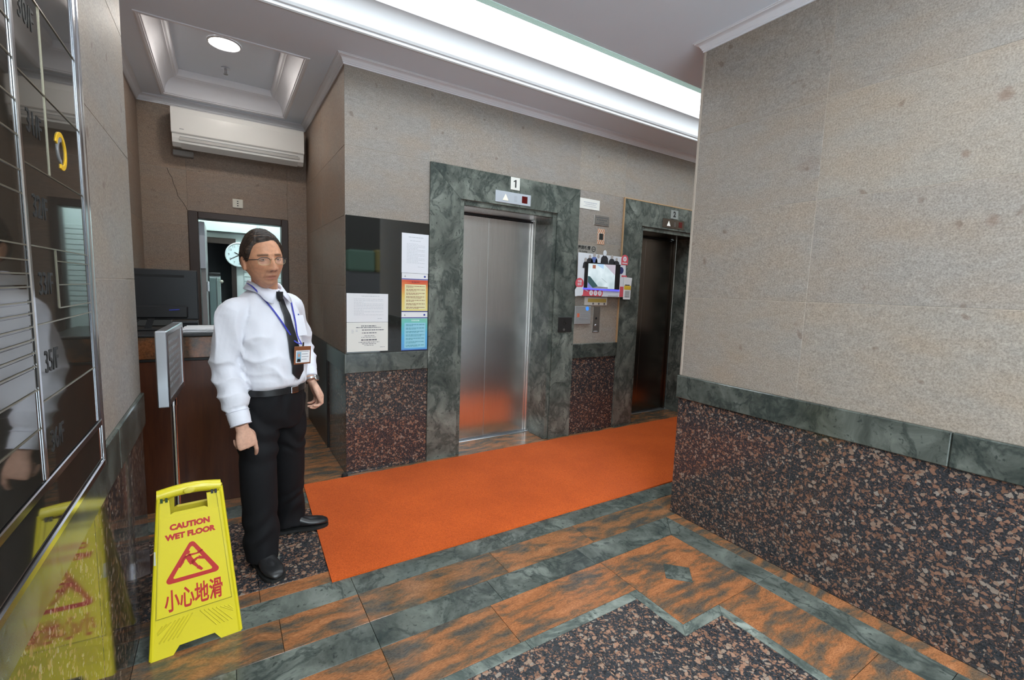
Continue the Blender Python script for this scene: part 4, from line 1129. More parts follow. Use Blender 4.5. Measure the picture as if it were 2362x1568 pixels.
# ================================================================== SIGN STAND
ss = thing('sign_stand', 'chrome post sign stand with an aluminium frame beside the desk', 'sign stand', (-.225, 2.755, 0))
ya, yb, za, zb = 2.50, 3.01, .842, 1.186
cx0 = lambda y: -.232 + (y - 2.5) * .04
def fb(y0, y1, z0, z1, nm, mat, dx0=-.022, dx1=.022, b=.004):
    MB().box(-.225 + dx0, y0, z0, -.225 + dx1, y1, z1, b).xf(Matrix.Translation((-.225, 2.755, 0)) @ Matrix.Rotation(R(-3), 4, 'Z') @ Matrix.Translation((.225, -2.755, 0))).build(nm, mat, ss)
fb(ya, ya + .028, za, zb, 'frame_bar', M['alu']); fb(yb - .028, yb, za, zb, 'frame_bar', M['alu'])
fb(ya + .0285, yb - .0285, za, za + .026, 'frame_bar', M['alu']); fb(ya + .0285, yb - .0285, zb - .026, zb, 'frame_bar', M['alu'])
fb(ya + .029, yb - .029, za + .0265, zb - .0265, 'sign_face', plain('silver_sign_face', (.42, .42, .42), .35, .3), -.014, .014, .001)
SM = Matrix.Translation((-.225, 2.755, 0)) @ Matrix.Rotation(R(-3), 4, 'Z')
mbx = MB(); r7 = random.Random(5)
for k in range(7):
    z = zb - .07 - k * .034; y = -.16
    while y < .15:
        wd = r7.uniform(.012, .03); mbx.box(.0142, y, z, .0148, min(y + wd, .17), z + .014); y += wd + .008
mbx.xf(SM).build('print_lines', M['inkgrey'], ss)['kind'] = 'stuff'
MB().lathe([(.0001, .012), (.013, .012), (.013, .842), (.0001, .842)], 16, (-.225, 2.755, 0)).build('post', M['chrome'], ss, smooth=True, angle=40)
MB().lathe([(.0001, .795), (.018, .795), (.018, .842), (.0001, .842)], 16, (-.225, 2.755, 0)).build('collar', M['chrome'], ss, smooth=True, angle=40)
MB().lathe([(.0001, .0), (.14, .0), (.14, .006), (.05, .014), (.02, .022), (.0001, .022)], 32, (-.16, 2.775, 0)).xf(Matrix.Translation((-.065, -.02, 0))).build('base', M['chrome'], ss, smooth=True, angle=40)

# ================================================================== CAUTION SIGN
SL = math.atan2(.13, .60)
cs = thing('wet_floor_sign', 'yellow folding caution wet floor sign with red print standing by the left wall', 'caution sign', (-.123, 2.006, 0), R(4.5))
ca_ = math.cos(SL); sa_ = math.sin(SL)
def PM(back=False):                     # panel frame: x right, y up the panel, z out of its face
    o = Vector((0, 0, .0005)); x = Vector((1, 0, 0)); y = Vector((0, sa_, ca_))
    if back:
        o = Vector((0, 2 * .60 * math.tan(SL) + .03, .0005)); x = Vector((-1, 0, 0)); y = Vector((0, -sa_, ca_))
    return frame(o, x, y)
FM = PM()
def pshape(name, pts, d0, d1, mat, Mx=FM, parent=cs):
    return MB().prism([(p[0], p[1]) for p in pts], 2, d0, d1).xf(Mx).build(name, mat, parent, local=True)
def sign_panel(Mx, mat, name):
    # body with hand slot: left stile, right stile, and the body below the slot (one mesh)
    def hw(t): return .1455 - (.1455 - .1030) * t / .60
    mb = MB()
    lower = [(-hw(0), 0), (-.077, 0), (-.057, .028), (.056, .028), (.076, 0), (hw(0), 0), (hw(.52), .520), (-hw(.52), .520)]
    mb.prism(lower, 2, -.014, 0)
    mb.prism([(-hw(.52), .52), (-.066, .52), (-.069, .576), (-hw(.576), .576)], 2, -.014, 0)
    mb.prism([(.054, .52), (hw(.52), .52), (hw(.576), .576), (.052, .576)], 2, -.014, 0)
    mb.prism([(-.066, .52), (.054, .52), (.044, .5265), (-.056, .5265)], 2, -.014, 0)
    # rounded rims
    e = [(-hw(0) + .002, .004), (-hw(.6) + .003, .596)]
    for sx in (-1, 1):
        mb.tube([(sx * (hw(0) - .003), .004, -.006), (sx * (hw(.6) - .003), .592, -.006)], .0085, 8)
    mb.xf(Mx)
    return mb.build(name, mat, cs, local=True)
sign_panel(FM, M['yellow'], 'front_panel')
sign_panel(PM(True), M['yellow_dirty'], 'rear_panel')
# handle: a rounded bar bowed upwards
hb = MB()
path = [(-.106 + .207 * k / 12, 0, 0) for k in range(13)]
rings = []
for k in range(13):
    x = -.107 + .209 * k / 12
    y = .594 + .012 * math.sin(math.pi * k / 12)
    rings.append([(x, y + .023 * math.cos(a) * (1 if math.cos(a) > 0 else .9), -.016 + .020 * math.sin(a)) for a in [2 * math.pi * j / 12 for j in range(12)]])
hb.loft(rings).xf(FM).build('handle', M['yellow'], cs, smooth=True, angle=50, local=True)
MB().sphere((-.004, .600, .004), (.020, .012, .0035), 16, 8).xf(FM).build('thumb_boss', M['yellow_dirty'], cs, smooth=True, local=True)
for x in (-.092, -.077, .071, .083):
    pshape('hinge_slot', [(x - .004, .570), (x + .004, .570), (x + .004, .586), (x - .004, .586)], -.001, .0042, plain('dark_green_slot', (.02, .05, .01), .7) if x < 0 else M['inkblack'])
# raised label field with a fine border
def fr(n, pts, w_, d0, d1, mat):
    q = [Vector(p) for p in pts]; c_ = sum(q, Vector((0, 0))) / len(q)
    mb = MB()
    for k in (0, 1, 3):
        a, b2 = q[k], q[(k + 1) % len(q)]
        dr_ = (b2 - a).normalized(); nn = Vector((-dr_.y, dr_.x)) * w_
        mb.prism([tuple(a), tuple(b2), tuple(b2 + nn), tuple(a + nn)], 2, d0, d1)
    mb.xf(FM).build(n, mat, cs, local=True)
pshape('label_field', [(-.122, .147), (.117, .147), (.090, .512), (-.098, .512)], 0, .0022, plain('label_yellow_plastic', (.74, .61, .02), .36))
fr('field_border', [(-.125, .144), (.120, .144), (.0855, .575), (-.100, .575)], .0016, 0, .003, plain('border_olive', (.34, .29, .02), .6))
def tM(x, y): return FM @ Matrix.Translation((x, y, .0024))
text('lettering', 'CAUTION', .0285, M['red_ink'], cs, tM(-.006, .470), .062, local=True)
text('lettering', 'WET FLOOR', .0280, M['red_ink'], cs, tM(-.006, .434), .062, local=True)
text('lettering', '小心地滑', .0480, M['red_ink'], cs, tM(-.003, .193) @ Matrix.Diagonal((.98, 1.75, 1, 1)), .022, local=True)
# triangle
def rtri(cx, y0, y1, hw_, r, n=6):
    P3 = [Vector((cx - hw_, y0)), Vector((cx + hw_, y0)), Vector((cx, y1))]; out = []
    for k in range(3):
        p = P3[k]; a = (P3[k - 1] - p).normalized(); b2 = (P3[(k + 1) % 3] - p).normalized()
        half = math.acos(max(-1, min(1, a.dot(b2)))) / 2
        c_ = p + (a + b2).normalized() * (r / math.sin(half))
        s0 = p + a * (r / math.tan(half)); s1 = p + b2 * (r / math.tan(half))
        a0 = math.atan2(*(s0 - c_).yx); a1 = math.atan2(*(s1 - c_).yx)
        while a1 < a0: a1 += 2 * math.pi
        if a1 - a0 > math.pi: a1 -= 2 * math.pi
        out += [(c_.x + r * math.cos(a0 + (a1 - a0) * j / n), c_.y + r * math.sin(a0 + (a1 - a0) * j / n)) for j in range(n + 1)]
    return out
o_ = rtri(-.004, .262, .412, .094, .012); i_ = rtri(-.004, .277, .388, .066, .005)
n = len(o_)
mb = MB()
vs = [(*p, d_) for d_ in (.0022, .0030) for p in o_] + [(*p, d_) for d_ in (.0022, .0030) for p in i_]
fs = []
for k in range(n):
    j = (k + 1) % n
    fs += [(n + k, n + j, 3 * n + j, 3 * n + k), (k, j, n + j, n + k), (2 * n + j, 2 * n + k, 3 * n + k, 3 * n + j)]
mb.add(vs, fs).xf(FM).build('warning_triangle', M['red_ink'], cs, local=True)
fig = MB()
def limb(p, w0, w1):
    for a, b2 in zip(p[:-1], p[1:]):
        a = Vector(a); b2 = Vector(b2); d_ = (b2 - a).normalized(); nn = Vector((-d_.y, d_.x))
        fig.prism([tuple(a + nn * w0), tuple(a - nn * w0), tuple(b2 - nn * w1), tuple(b2 + nn * w1)], 2, .0022, .0030)
fig.prism([(-.0185 + .0075 * math.cos(R(a)), .364 + .0075 * math.sin(R(a))) for a in range(0, 360, 24)], 2, .0022, .0031)
limb([(-.020, .354), (-.012, .335), (-.004, .318)], .0095, .0085)
limb([(-.004, .322), (.012, .300), (.026, .285)], .0065, .004)
limb([(-.006, .322), (.014, .336), (.036, .326)], .0062, .0035)
limb([(-.018, .352), (.012, .352), (.030, .360)], .0042, .003)
limb([(-.024, .352), (-.034, .334), (-.046, .314)], .0048, .003)
fig.xf(FM).build('slipping_figure', M['red_ink'], cs, local=True)
# moulded chevrons below the label
cv = plain('chevron_yellow', (.66, .55, .03), .4)
mb = MB()
for k in range(8):
    for sx in (-1, 1):
        x = sx * (.012 + k * .0135)
        mb.tube([(x, .132 - k * .002, .0002), (x + sx * .052 if abs(x + sx * .052) < .122 else sx * .122, .058 if k < 5 else .07 + k * .004, .0002)], .0026, 5)
mb.xf(FM).build('moulded_ribs', cv, cs, local=True)
pshape('grey_tape', [(-.1235, .345), (-.117, .345), (-.117, .395), (-.1215, .395)], 0, .0034, plain('tape_grey', (.50, .49, .42), .5))
# ================================================================== THE GUARD
pr = thing('person', 'man in white long-sleeved shirt, black tie and black trousers, wearing glasses and an ID badge', 'person', (.21, 2.54, 0))
TH = R(38)
LV = Vector((math.cos(TH), math.sin(TH), 0))           # towards his left
FV = Vector((math.sin(TH), -math.cos(TH), 0))          # the way his chest faces
UP = Vector((0, 0, 1))
skin, nt, bs = newmat('skin')
at = nd(nt, 'ShaderNodeVertexColor', layer_name='tint')
tcn = nd(nt, 'ShaderNodeTexCoord'); nz = nd(nt, 'ShaderNodeTexNoise', Scale=70.0, Detail=3.0); nt.links.new(tcn.outputs['Object'], nz.inputs['Vector'])
rz_ = ramp(nt, [(.3, (.88, .86, .85)), (.7, (1.1, 1.08, 1.07))]); nt.links.new(nz.outputs['Fac'], rz_.inputs[0])
nt.links.new(mix(nt, 1.0, at.outputs['Color'], rz_.outputs[0], 'MULTIPLY'), bs.inputs['Base Color'])
bs.inputs['Roughness'].default_value = .48; bs.inputs['Specular IOR Level'].default_value = .4
bs.inputs['Subsurface Weight'].default_value = .08; bs.inputs['Subsurface Radius'].default_value = (.006, .003, .002)

def cloth(name, col, scale, wrinkle=.4, rough=.8, sheen=.15):
    mt, nt, b = newmat(name); L = nt.links.new
    b.inputs['Base Color'].default_value = (*col, 1); b.inputs['Roughness'].default_value = rough; b.inputs['Specular IOR Level'].default_value = .2
    b.inputs['Sheen Weight'].default_value = sheen
    tc = nd(nt, 'ShaderNodeTexCoord'); n = nd(nt, 'ShaderNodeTexNoise', Scale=float(scale), Detail=3.0); L(tc.outputs['Object'], n.inputs['Vector'])
    bp = nd(nt, 'ShaderNodeBump', Strength=wrinkle, Distance=.006); L(n.outputs['Fac'], bp.inputs['Height']); L(bp.outputs[0], b.inputs['Normal'])
    return mt
shirt_m = cloth('white_cotton', (.75, .75, .815), 16, .5)
collar_m = cloth('white_collar_cotton', (.71, .71, .80), 25, .1)
trouser_m = cloth('black_wool', (.009, .009, .0105), 12, .25, .75, 0)
tie_m = plain('black_silk', (.010, .010, .012), .5, var=.2, vscale=90)
leather = plain('black_leather', (.016, .016, .017), .32, bump=.2, bscale=40)

def remesh(mb, vox, smooth=2, name='tmp'):
    me = mb.mesh(name)
    bm = bmesh.new(); bm.from_mesh(me); bmesh.ops.recalc_face_normals(bm, faces=bm.faces); bm.to_mesh(me); bm.free()
    o = bpy.data.objects.new(name, me); COL.objects.link(o)
    md = o.modifiers.new('r', 'REMESH'); md.mode = 'VOXEL'; md.voxel_size = vox
    if smooth:
        ms = o.modifiers.new('s', 'SMOOTH'); ms.factor = .5; ms.iterations = smooth
    dg = bpy.context.evaluated_depsgraph_get()
    out = bpy.data.meshes.new_from_object(o.evaluated_get(dg))
    bpy.data.objects.remove(o); bpy.data.meshes.remove(me)
    return out

def ell(c, a, b2, u=LV, v=FV, n=28, sq=2.0):
    out = []
    for k in range(n):
        t = 2 * math.pi * k / n
        ct, st = math.cos(t), math.sin(t)
        x = math.copysign(abs(ct) ** (2 / sq), ct); y = math.copysign(abs(st) ** (2 / sq), st)
        out.append(Vector(c) + u * (a * x) + v * (b2 * y))
    return out

def spline(P, n=6):
    """Catmull-Rom through points"""
    P = [Vector(p) for p in P]; out = []
    for i in range(len(P) - 1):
        p0 = P[max(i - 1, 0)]; p1 = P[i]; p2 = P[i + 1]; p3 = P[min(i + 2, len(P) - 1)]
        for k in range(n):
            t = k / n
            out.append(.5 * ((2 * p1) + (p2 - p0) * t + (2 * p0 - 5 * p1 + 4 * p2 - p3) * t * t + (3 * p1 - p0 - 3 * p2 + p3) * t ** 3))
    out.append(P[-1]); return out

def limb_tube(mb, pts, rad, n=14, sub=5):
    path = spline(pts, sub)
    rr = []
    for i in range(len(rad) - 1):
        for k in range(sub):
            t = k / sub; t = t * t * (3 - 2 * t)
            rr.append(rad[i] * (1 - t) + rad[i + 1] * t)
    rr.append(rad[-1])
    mb.tube(path, rr, n)

# joints (metres, world)
SHR, ELR, WRR = Vector((.034, 2.428, 1.268)), Vector((-.002, 2.445, 1.03)), Vector((.050, 2.350, .775))
SHL, ELL, WRL = Vector((.298, 2.634, 1.290)), Vector((.372, 2.79, 1.075)), Vector((.385, 2.625, .905))
TORSO = [  # z, centre x, centre y, half width, half depth
    (.908, .200, 2.514, .150, .112), (.925, .199, 2.511, .161, .128), (.955, .196, 2.508, .166, .135), (1.02, .190, 2.508, .166, .136), (1.10, .182, 2.512, .168, .130),
    (1.18, .174, 2.518, .174, .123), (1.245, .170, 2.524, .180, .115), (1.285, .168, 2.528, .172, .106), (1.318, .168, 2.530, .146, .095), (1.348, .170, 2.526, .112, .082), (1.372, .172, 2.52, .080, .070), (1.386, .172, 2.52, .066, .062)]
# ---- head
HC = Vector((.158, 2.432, 1.517)); HY = R(19)
HM = Matrix.Translation(HC) @ Matrix.Rotation(HY, 4, 'Z') @ Matrix.Rotation(R(0), 4, 'X') @ Matrix.Rotation(R(-6), 4, 'Y')   # local: x his left, -y front, z up
def G(x, z, cx, cz, sx, sz): return math.exp(-((x - cx) / sx) ** 2 - ((z - cz) / sz) ** 2)
def sm(a, b2, x):
    t = max(0, min(1, (x - a) / (b2 - a))); return t * t * (3 - 2 * t)
def head_point(az, el, grow=0.0):
    """az 0 = front (-y), positive to his left; el elevation"""
    ce, se = math.cos(el), math.sin(el)
    x = .0765 * math.sin(az) * ce; y = -.099 * math.cos(az) * ce; z = .130 * se
    # squarer skull
    ax_ = abs(math.sin(az) * ce)
    low = sm(-.01, -.12, z)
    x *= 1 - .20 * low
    if y > 0: y *= 1 - .45 * low
    else: y *= 1 - .08 * low
    if y < 0:                                    # flatter face plane
        y = -(.099 * ce) * (abs(math.cos(az)) ** .72) * (1 - .08 * low) if ce > 0 else y
        fr_ = min(1, abs(y) / .05)
        X = x
        nb = sm(.020, -.040, z) * sm(-.058, -.046, z)                 # nose length profile
        d = (.006 + .022 * nb) * G(X, 0, 0, 0, .0095 + .006 * nb, 9) * sm(.034, .006, z) * sm(-.060, -.047, z)
        d += .010 * (G(X, z, .0165, -.043, .008, .008) + G(X, z, -.0165, -.043, .008, .008))
        d += .0055 * (G(X, z, .030, .025, .022, .008) + G(X, z, -.030, .025, .022, .008))
        d -= .0105 * (G(X, z, .032, .002, .017, .012) + G(X, z, -.032, .002, .017, .012))
        d -= .004 * G(X, z, 0, .012, .012, .012)
        d += .0055 * (G(X, z, .046, -.022, .018, .016) + G(X, z, -.046, -.022, .018, .016))
        d -= .004 * (G(X, z, .046, -.062, .016, .022) + G(X, z, -.046, -.062, .016, .022))
        d += .0062 * G(X, z, 0, -.071, .026, .0065) + .0068 * G(X, z, 0, -.084, .022, .0062)
        d -= .0030 * G(X, z, 0, -.0775, .024, .0026) 
        d -= .0035 * G(X, z, 0, -.095, .022, .006)
        d -= .0025 * (G(X, z, .030, -.066, .006, .016) + G(X, z, -.030, -.066, .006, .016))
        d += .0085 * G(X, z, 0, -.112, .024, .016)
        y -= d * fr_
    p = Vector((x, y, z))
    if grow: p = p * (1 + grow / max(.06, p.length))
    return p
NA, NE = 112, 90
body = MB()
rings = []
for j in range(NE + 1):
    el = -math.pi / 2 + math.pi * j / NE
    el = max(-1.55, min(1.55, el))
    rings.append([HM @ head_point(2 * math.pi * k / NA, el) for k in range(NA)])
body.loft(rings)
# ears
for s in (-1, 1):
    er = []
    for (x, sc_) in ((.062, .75), (.071, .85), (.078, 1.0), (.084, .98), (.087, .7)):
        er.append([HM @ Vector((s * x, .006 + .004 * sc_ + .017 * sc_ * math.cos(t) + .004 * math.sin(t), -.012 + .032 * sc_ * math.sin(t))) for t in [2 * math.pi * k / 16 for k in range(16)]])
    body.loft(er)
# neck
limb_tube(body, [(.172, 2.535, 1.28), (.172, 2.525, 1.36), (.168, 2.48, 1.435), (.160, 2.455, 1.50)], [.050, .055, .056, .058], 20)
# trunk and limbs under the clothes
body.loft([ell((x, y, z), a - .045, b2 - .035) for z, x, y, a, b2 in TORSO[:-3]])
limb_tube(body, [SHR + LV * .06, SHR, ELR, WRR], [.045, .047, .038, .026])
limb_tube(body, [SHL - LV * .06, SHL, ELL, WRL], [.045, .047, .038, .026])
HPR, KNR, ANR = Vector((.125, 2.505, .86)), Vector((.122, 2.470, .47)), Vector((.128, 2.475, .075))
HPL, KNL, ANL = Vector((.262, 2.585, .86)), Vector((.278, 2.655, .48)), Vector((.290, 2.745, .085))
body.loft([ell((.198, 2.525, z), a, b2) for z, a, b2 in ((.78, .11, .09), (.85, .13, .10), (.95, .135, .105))])
for h, k, a in ((HPR, KNR, ANR), (HPL, KNL, ANL)):
    limb_tube(body, [h, (h + k) / 2, k, (k + a) / 2 + Vector((0, .008, 0)), a], [.068, .062, .047, .045, .032])
FTR, FTL = Vector((.30, -1, 0)).normalized(), Vector((.97, -.12, 0)).normalized()
for a, fd in ((ANR, FTR), (ANL, FTL)):
    limb_tube(body, [a + Vector((0, 0, .02)) - fd * .03, a - fd * .0 + Vector((0, 0, -.02)), a + fd * .09 + Vector((0, 0, -.038)), a + fd * .15 + Vector((0, 0, -.045))], [.030, .034, .028, .018])

def hand(mb, w, d, across, back, curls, thumb, size=1.0, spread=(.10, .03, -.04, -.11)):
    """w wrist; d along the fingers; across from little finger to index; back = back of the hand"""
    d = d.normalized(); across = (across - d * across.dot(d)).normalized(); back = (back - d * back.dot(d) - across * back.dot(across)).normalized()
    S = size
    prof = [(-.012, .026, .019), (.012, .027, .018), (.035, .036, .017), (.062, .041, .0155), (.084, .041, .013), (.094, .036, .009)]
    mb.loft([ell(w + d * (t * S), a * S, b2 * S, across, back, 18, 2.4) for t, a, b2 in prof])
    lens = [(.034, .021, .017), (.043, .027, .020), (.045, .029, .021), (.040, .025, .020)]          # little, ring, middle, index
    rad = [.0078, .0088, .0092, .0090]
    offs = [-.031, -.011, .010, .030]; base = [.080, .089, .092, .088]
    for i in range(4):
        p = w + d * (base[i] * S - .012) + across * (offs[i] * S) + back * .002
        dirv = (d - across * (-spread[3 - i] if False else 0)).normalized()
        pts = [p - d * .012, p]; ang = 0
        for L_, c_ in zip(lens[i], curls[i]):
            ang += R(c_)
            v = d * math.cos(ang) - back * math.sin(ang)
            pts.append(pts[-1] + v * (L_ * S))
        rr = [rad[i] * S * q for q in (1.05, 1.08, 1.0, .92, .74)]
        path = []; r2 = []
        for q in range(len(pts) - 1):
            for k in range(4):
                t = k / 4; path.append(pts[q].lerp(pts[q + 1], t)); r2.append(rr[q] * (1 - t) + rr[q + 1] * t)
        path.append(pts[-1]); r2.append(rr[-1] * .8)
        mb.tube(path, r2, 10)
        mb.sphere(tuple(pts[-1]), rr[-1] * .85, 10, 6)
    # thumb
    pts = [w + d * (.020 * S) + across * (.018 * S) - back * (.006 * S)]
    for (du, dv, dw), L_ in zip(thumb, (.036, .032, .024)):
        pts.append(pts[-1] + (d * du + across * dv - back * dw).normalized() * (L_ * S))
    limb_tube(mb, pts, [.013 * S, .0125 * S, .0105 * S, .0072 * S], 10, 4)
    mb.sphere(tuple(pts[-1]), .0072 * S, 10, 6)
    return pts
# right hand: back of the hand towards the lobby, fingers curled, index pointing down
rd = Vector((.24, -.03, -1)); rac = Vector((.86, .30, .2)); rbk = Vector((.2, -1, 0))
hand(body, WRR + rd.normalized() * .02, rd, rac, rbk, [(62, 72, 40), (66, 76, 40), (62, 74, 40), (14, 24, 14)], [(.75, .55, .45), (.95, .12, .35), (1, -.1, .3)], 1.06)
# left hand: thumb side towards the lobby
ld = Vector((.42, -.10, -1)); lac = Vector((.28, -.9, .22)); lbk = Vector((.9, .25, .35))
LTH = hand(body, WRL + ld.normalized() * .02, ld, lac, lbk, [(34, 52, 30), (36, 54, 30), (32, 56, 32), (26, 58, 34)], [(.80, .50, .30), (.98, .12, .12), (1, -.04, .1)], 1.06)

bme = remesh(body, .0032, 2, 'body')
# colour of skin by place: lips, brows, beard shadow; painted shade in creases
HI = HM.inverted()
ca = bme.color_attributes.new('tint', 'FLOAT_COLOR', 'POINT')
n = len(bme.vertices); co = np.empty(n * 3); bme.vertices.foreach_get('co', co); co = co.reshape(-1, 3)
Hn = np.array(HI)
lc = co @ Hn[:3, :3].T + Hn[:3, 3]
base = np.array([.58, .285, .165]); handc = np.array([.66, .39, .285])
col = np.tile(base, (n, 1))
def mixc(mask, c_):
    global col
    col = col * (1 - mask[:, None]) + np.array(c_)[None] * mask[:, None]
def g2(cx, cz, sx, sz): return np.exp(-((lc[:, 0] - cx) / sx) ** 2 - ((lc[:, 2] - cz) / sz) ** 2)
front = (lc[:, 1] < -.03) & (np.abs(lc[:, 2]) < .14)
fm = front.astype(float)
mixc(fm * .55 * (g2(.045, -.03, .022, .02) + g2(-.045, -.03, .022, .02)), (.64, .285, .17))
mixc(fm * .75 * np.clip(g2(0, -.042, .017, .02), 0, 1), (.68, .35, .23))
mixc(fm * .45 * np.clip(g2(0, -.105, .05, .03) + g2(0, -.060, .035, .009), 0, 1), (.42, .25, .18))
mixc(fm * np.clip(1.1 * g2(0, -.0725, .023, .0038), 0, .8), (.36, .135, .10))
mixc(fm * np.clip(1.1 * g2(0, -.083, .021, .0048), 0, .75), (.48, .20, .16))
mixc(fm * np.clip(1.2 * g2(0, -.0772, .025, .0016), 0, .85), (.14, .05, .04))  # shade between the lips, painted as a dark line
for s in (-1, 1):
    bz = .0215 - .10 * np.maximum(0, np.abs(lc[:, 0]) - .04)
    bm_ = np.exp(-((lc[:, 2] - bz) / .0046) ** 2) * ((lc[:, 0] * s > .014) & (lc[:, 0] * s < .052))
    mixc(fm * np.clip(bm_, 0, 1) * .82, (.06, .04, .03))
    mixc(fm * .5 * g2(s * .032, -.012, .014, .006), (.36, .17, .11))
for s in (-1, 1):
    mixc(fm * np.clip(1.3 * g2(s * .0085, -.0505, .0045, .003), 0, .8), (.09, .04, .03))  # nostril shade painted as dark spots
    fold = np.exp(-((np.abs(lc[:, 0]) - (.022 + .25 * (-.045 - lc[:, 2]))) / .0022) ** 2) * ((lc[:, 2] < -.045) & (lc[:, 2] > -.08) & (lc[:, 0] * s > 0))
    mixc(fm * fold * .4, (.33, .16, .10))  # crease shade beside the mouth painted as darker lines
    mixc(((lc[:, 0] * s > .074) & (np.abs(lc[:, 2]) < .05)).astype(float) * .45 * np.exp(-((lc[:, 1] - .006) / .008) ** 2 - ((lc[:, 2] + .012) / .016) ** 2), (.30, .13, .09))  # shade of the ear hollow painted into the tint
mixc((co[:, 2] < 1.0).astype(float), handc)
mixc((co[:, 2] < .30).astype(float), (.015, .015, .017))
cc = np.ones((n, 4)); cc[:, :3] = np.clip(col, 0, 1)
ca.data.foreach_set('color', cc.ravel())
co2 = co - np.array(matw(pr).translation)
bme.vertices.foreach_set('co', co2.ravel()); bme.update()
put('body', bme, skin, pr, smooth=True)

# ---- eyes
eye_w = plain('eye_white', (.62, .58, .54), .15); iris = plain('dark_iris', (.018, .010, .007), .1); lid = plain('eyelid_skin', (.40, .20, .125), .5)
for s in (-1, 1):
    c = HM @ Vector((s * .0325, -.0765, .001))
    e = MB().sphere((0, 0, 0), .0125, 18, 12).xf(Matrix.Translation(c)).build('eye', eye_w, pr, smooth=True)
    look = (HM.to_3x3() @ Vector((-.25, -1, .0))).normalized()
    ic = c + look * .0092
    rr = [[ic + look * q + (look.cross(UP).normalized() * math.cos(t) + UP * math.sin(t)) * r_ for t in [2 * math.pi * k / 16 for k in range(16)]] for r_, q in ((.0064, -.001), (.0058, .0022), (.003, .0036), (.0003, .0038))]
    MB().loft(rr).build('iris', iris, e, smooth=True)
    for up_, z0 in ((1, .0042), (-1, -.0050)):
        ring = []
        pts = []
        for k in range(9):
            t = -1 + 2 * k / 8
            pts.append(HM @ Vector((s * .0325 + t * .0165, -.0735 - .0122 * math.sqrt(max(0, 1 - (t * .85) ** 2)) - .001, .001 + z0 * (1 - t * t) - .0010 * t * s)))
        MB().tube(pts, [.0010, .0024, .0032, .0036, .0037, .0036, .0032, .0024, .0010], 7).build('eyelid', lid, pr, smooth=True)
# ---- hair
def hairline(az):
    d = math.degrees(az)
    while d > 180: d -= 360
    pts = [(-180, -.075), (-130, -.060), (-112, -.030), (-100, .014), (-88, -.006), (-78, -.002), (-70, .020), (-62, .046), (-54, .064), (-44, .073), (-20, .079), (0, .083), (18, .087), (34, .086), (46, .078), (58, .058), (68, .030), (76, .004), (88, -.004), (100, .014), (112, -.030), (130, -.06), (180, -.075)]
    for (a, p), (b2, q) in zip(pts[:-1], pts[1:]):
        if a <= d <= b2: return p + (q - p) * (d - a) / (b2 - a)
    return .1
NH = 150; NV = 40
hv = []; hf = []
for k in range(NH):
    az = -math.pi + 2 * math.pi * k / NH
    zl = hairline(az)
    el0 = math.asin(max(-.95, min(.95, zl / .130)))
    for j in range(NV + 1):
        el = el0 + (1.555 - el0) * j / NV
        thick = .0125 * sm(0, .16, j / NV) * (.8 if zl > .07 else 1.0)
        q = head_point(az, el, 0)
        # strands swept from the parting on his left across to his right
        ph = q.x * 8 + q.y * 55 + q.z * 40
        thick += .0014 * math.sin(ph * 6.5) * sm(0, .2, j / NV) + .0016 * noise.noise(q * 60)
        nrm_ = q.normalized()
        hv.append(HM @ (q + nrm_ * (thick + .0006)))
for k in range(NH):
    for j in range(NV):
        a = k * (NV + 1) + j; b2 = ((k + 1) % NH) * (NV + 1) + j
        hf.append((a, b2, b2 + 1, a + 1))
hm, nt, b = newmat('dark_hair')
tc = nd(nt, 'ShaderNodeTexCoord'); mp = nd(nt, 'ShaderNodeMapping'); mp.inputs['Scale'].default_value = (25, 190, 130); mp.inputs['Rotation'].default_value = (R(15), R(-20), R(25))
nt.links.new(tc.outputs['Object'], mp.inputs['Vector']); nz = nd(nt, 'ShaderNodeTexNoise', Scale=1.0, Detail=3.0); nt.links.new(mp.outputs[0], nz.inputs['Vector'])
sx = nd(nt, 'ShaderNodeSeparateXYZ'); nt.links.new(tc.outputs['Object'], sx.inputs[0])
r_ = ramp(nt, [(.35, (.012, .008, .006)), (.58, (.04, .025, .017)), (.75, (.15, .085, .052))]); nt.links.new(nz.outputs['Fac'], r_.inputs[0])
nt.links.new(r_.outputs[0], b.inputs['Base Color']); b.inputs['Roughness'].default_value = .5; b.inputs['Specular IOR Level'].default_value = .3
bp = nd(nt, 'ShaderNodeBump', Strength=.6, Distance=.002); nt.links.new(nz.outputs['Fac'], bp.inputs['Height']); nt.links.new(bp.outputs[0], b.inputs['Normal'])
MB().add(hv, hf).build('hair', hm, pr, smooth=True, fix=False)
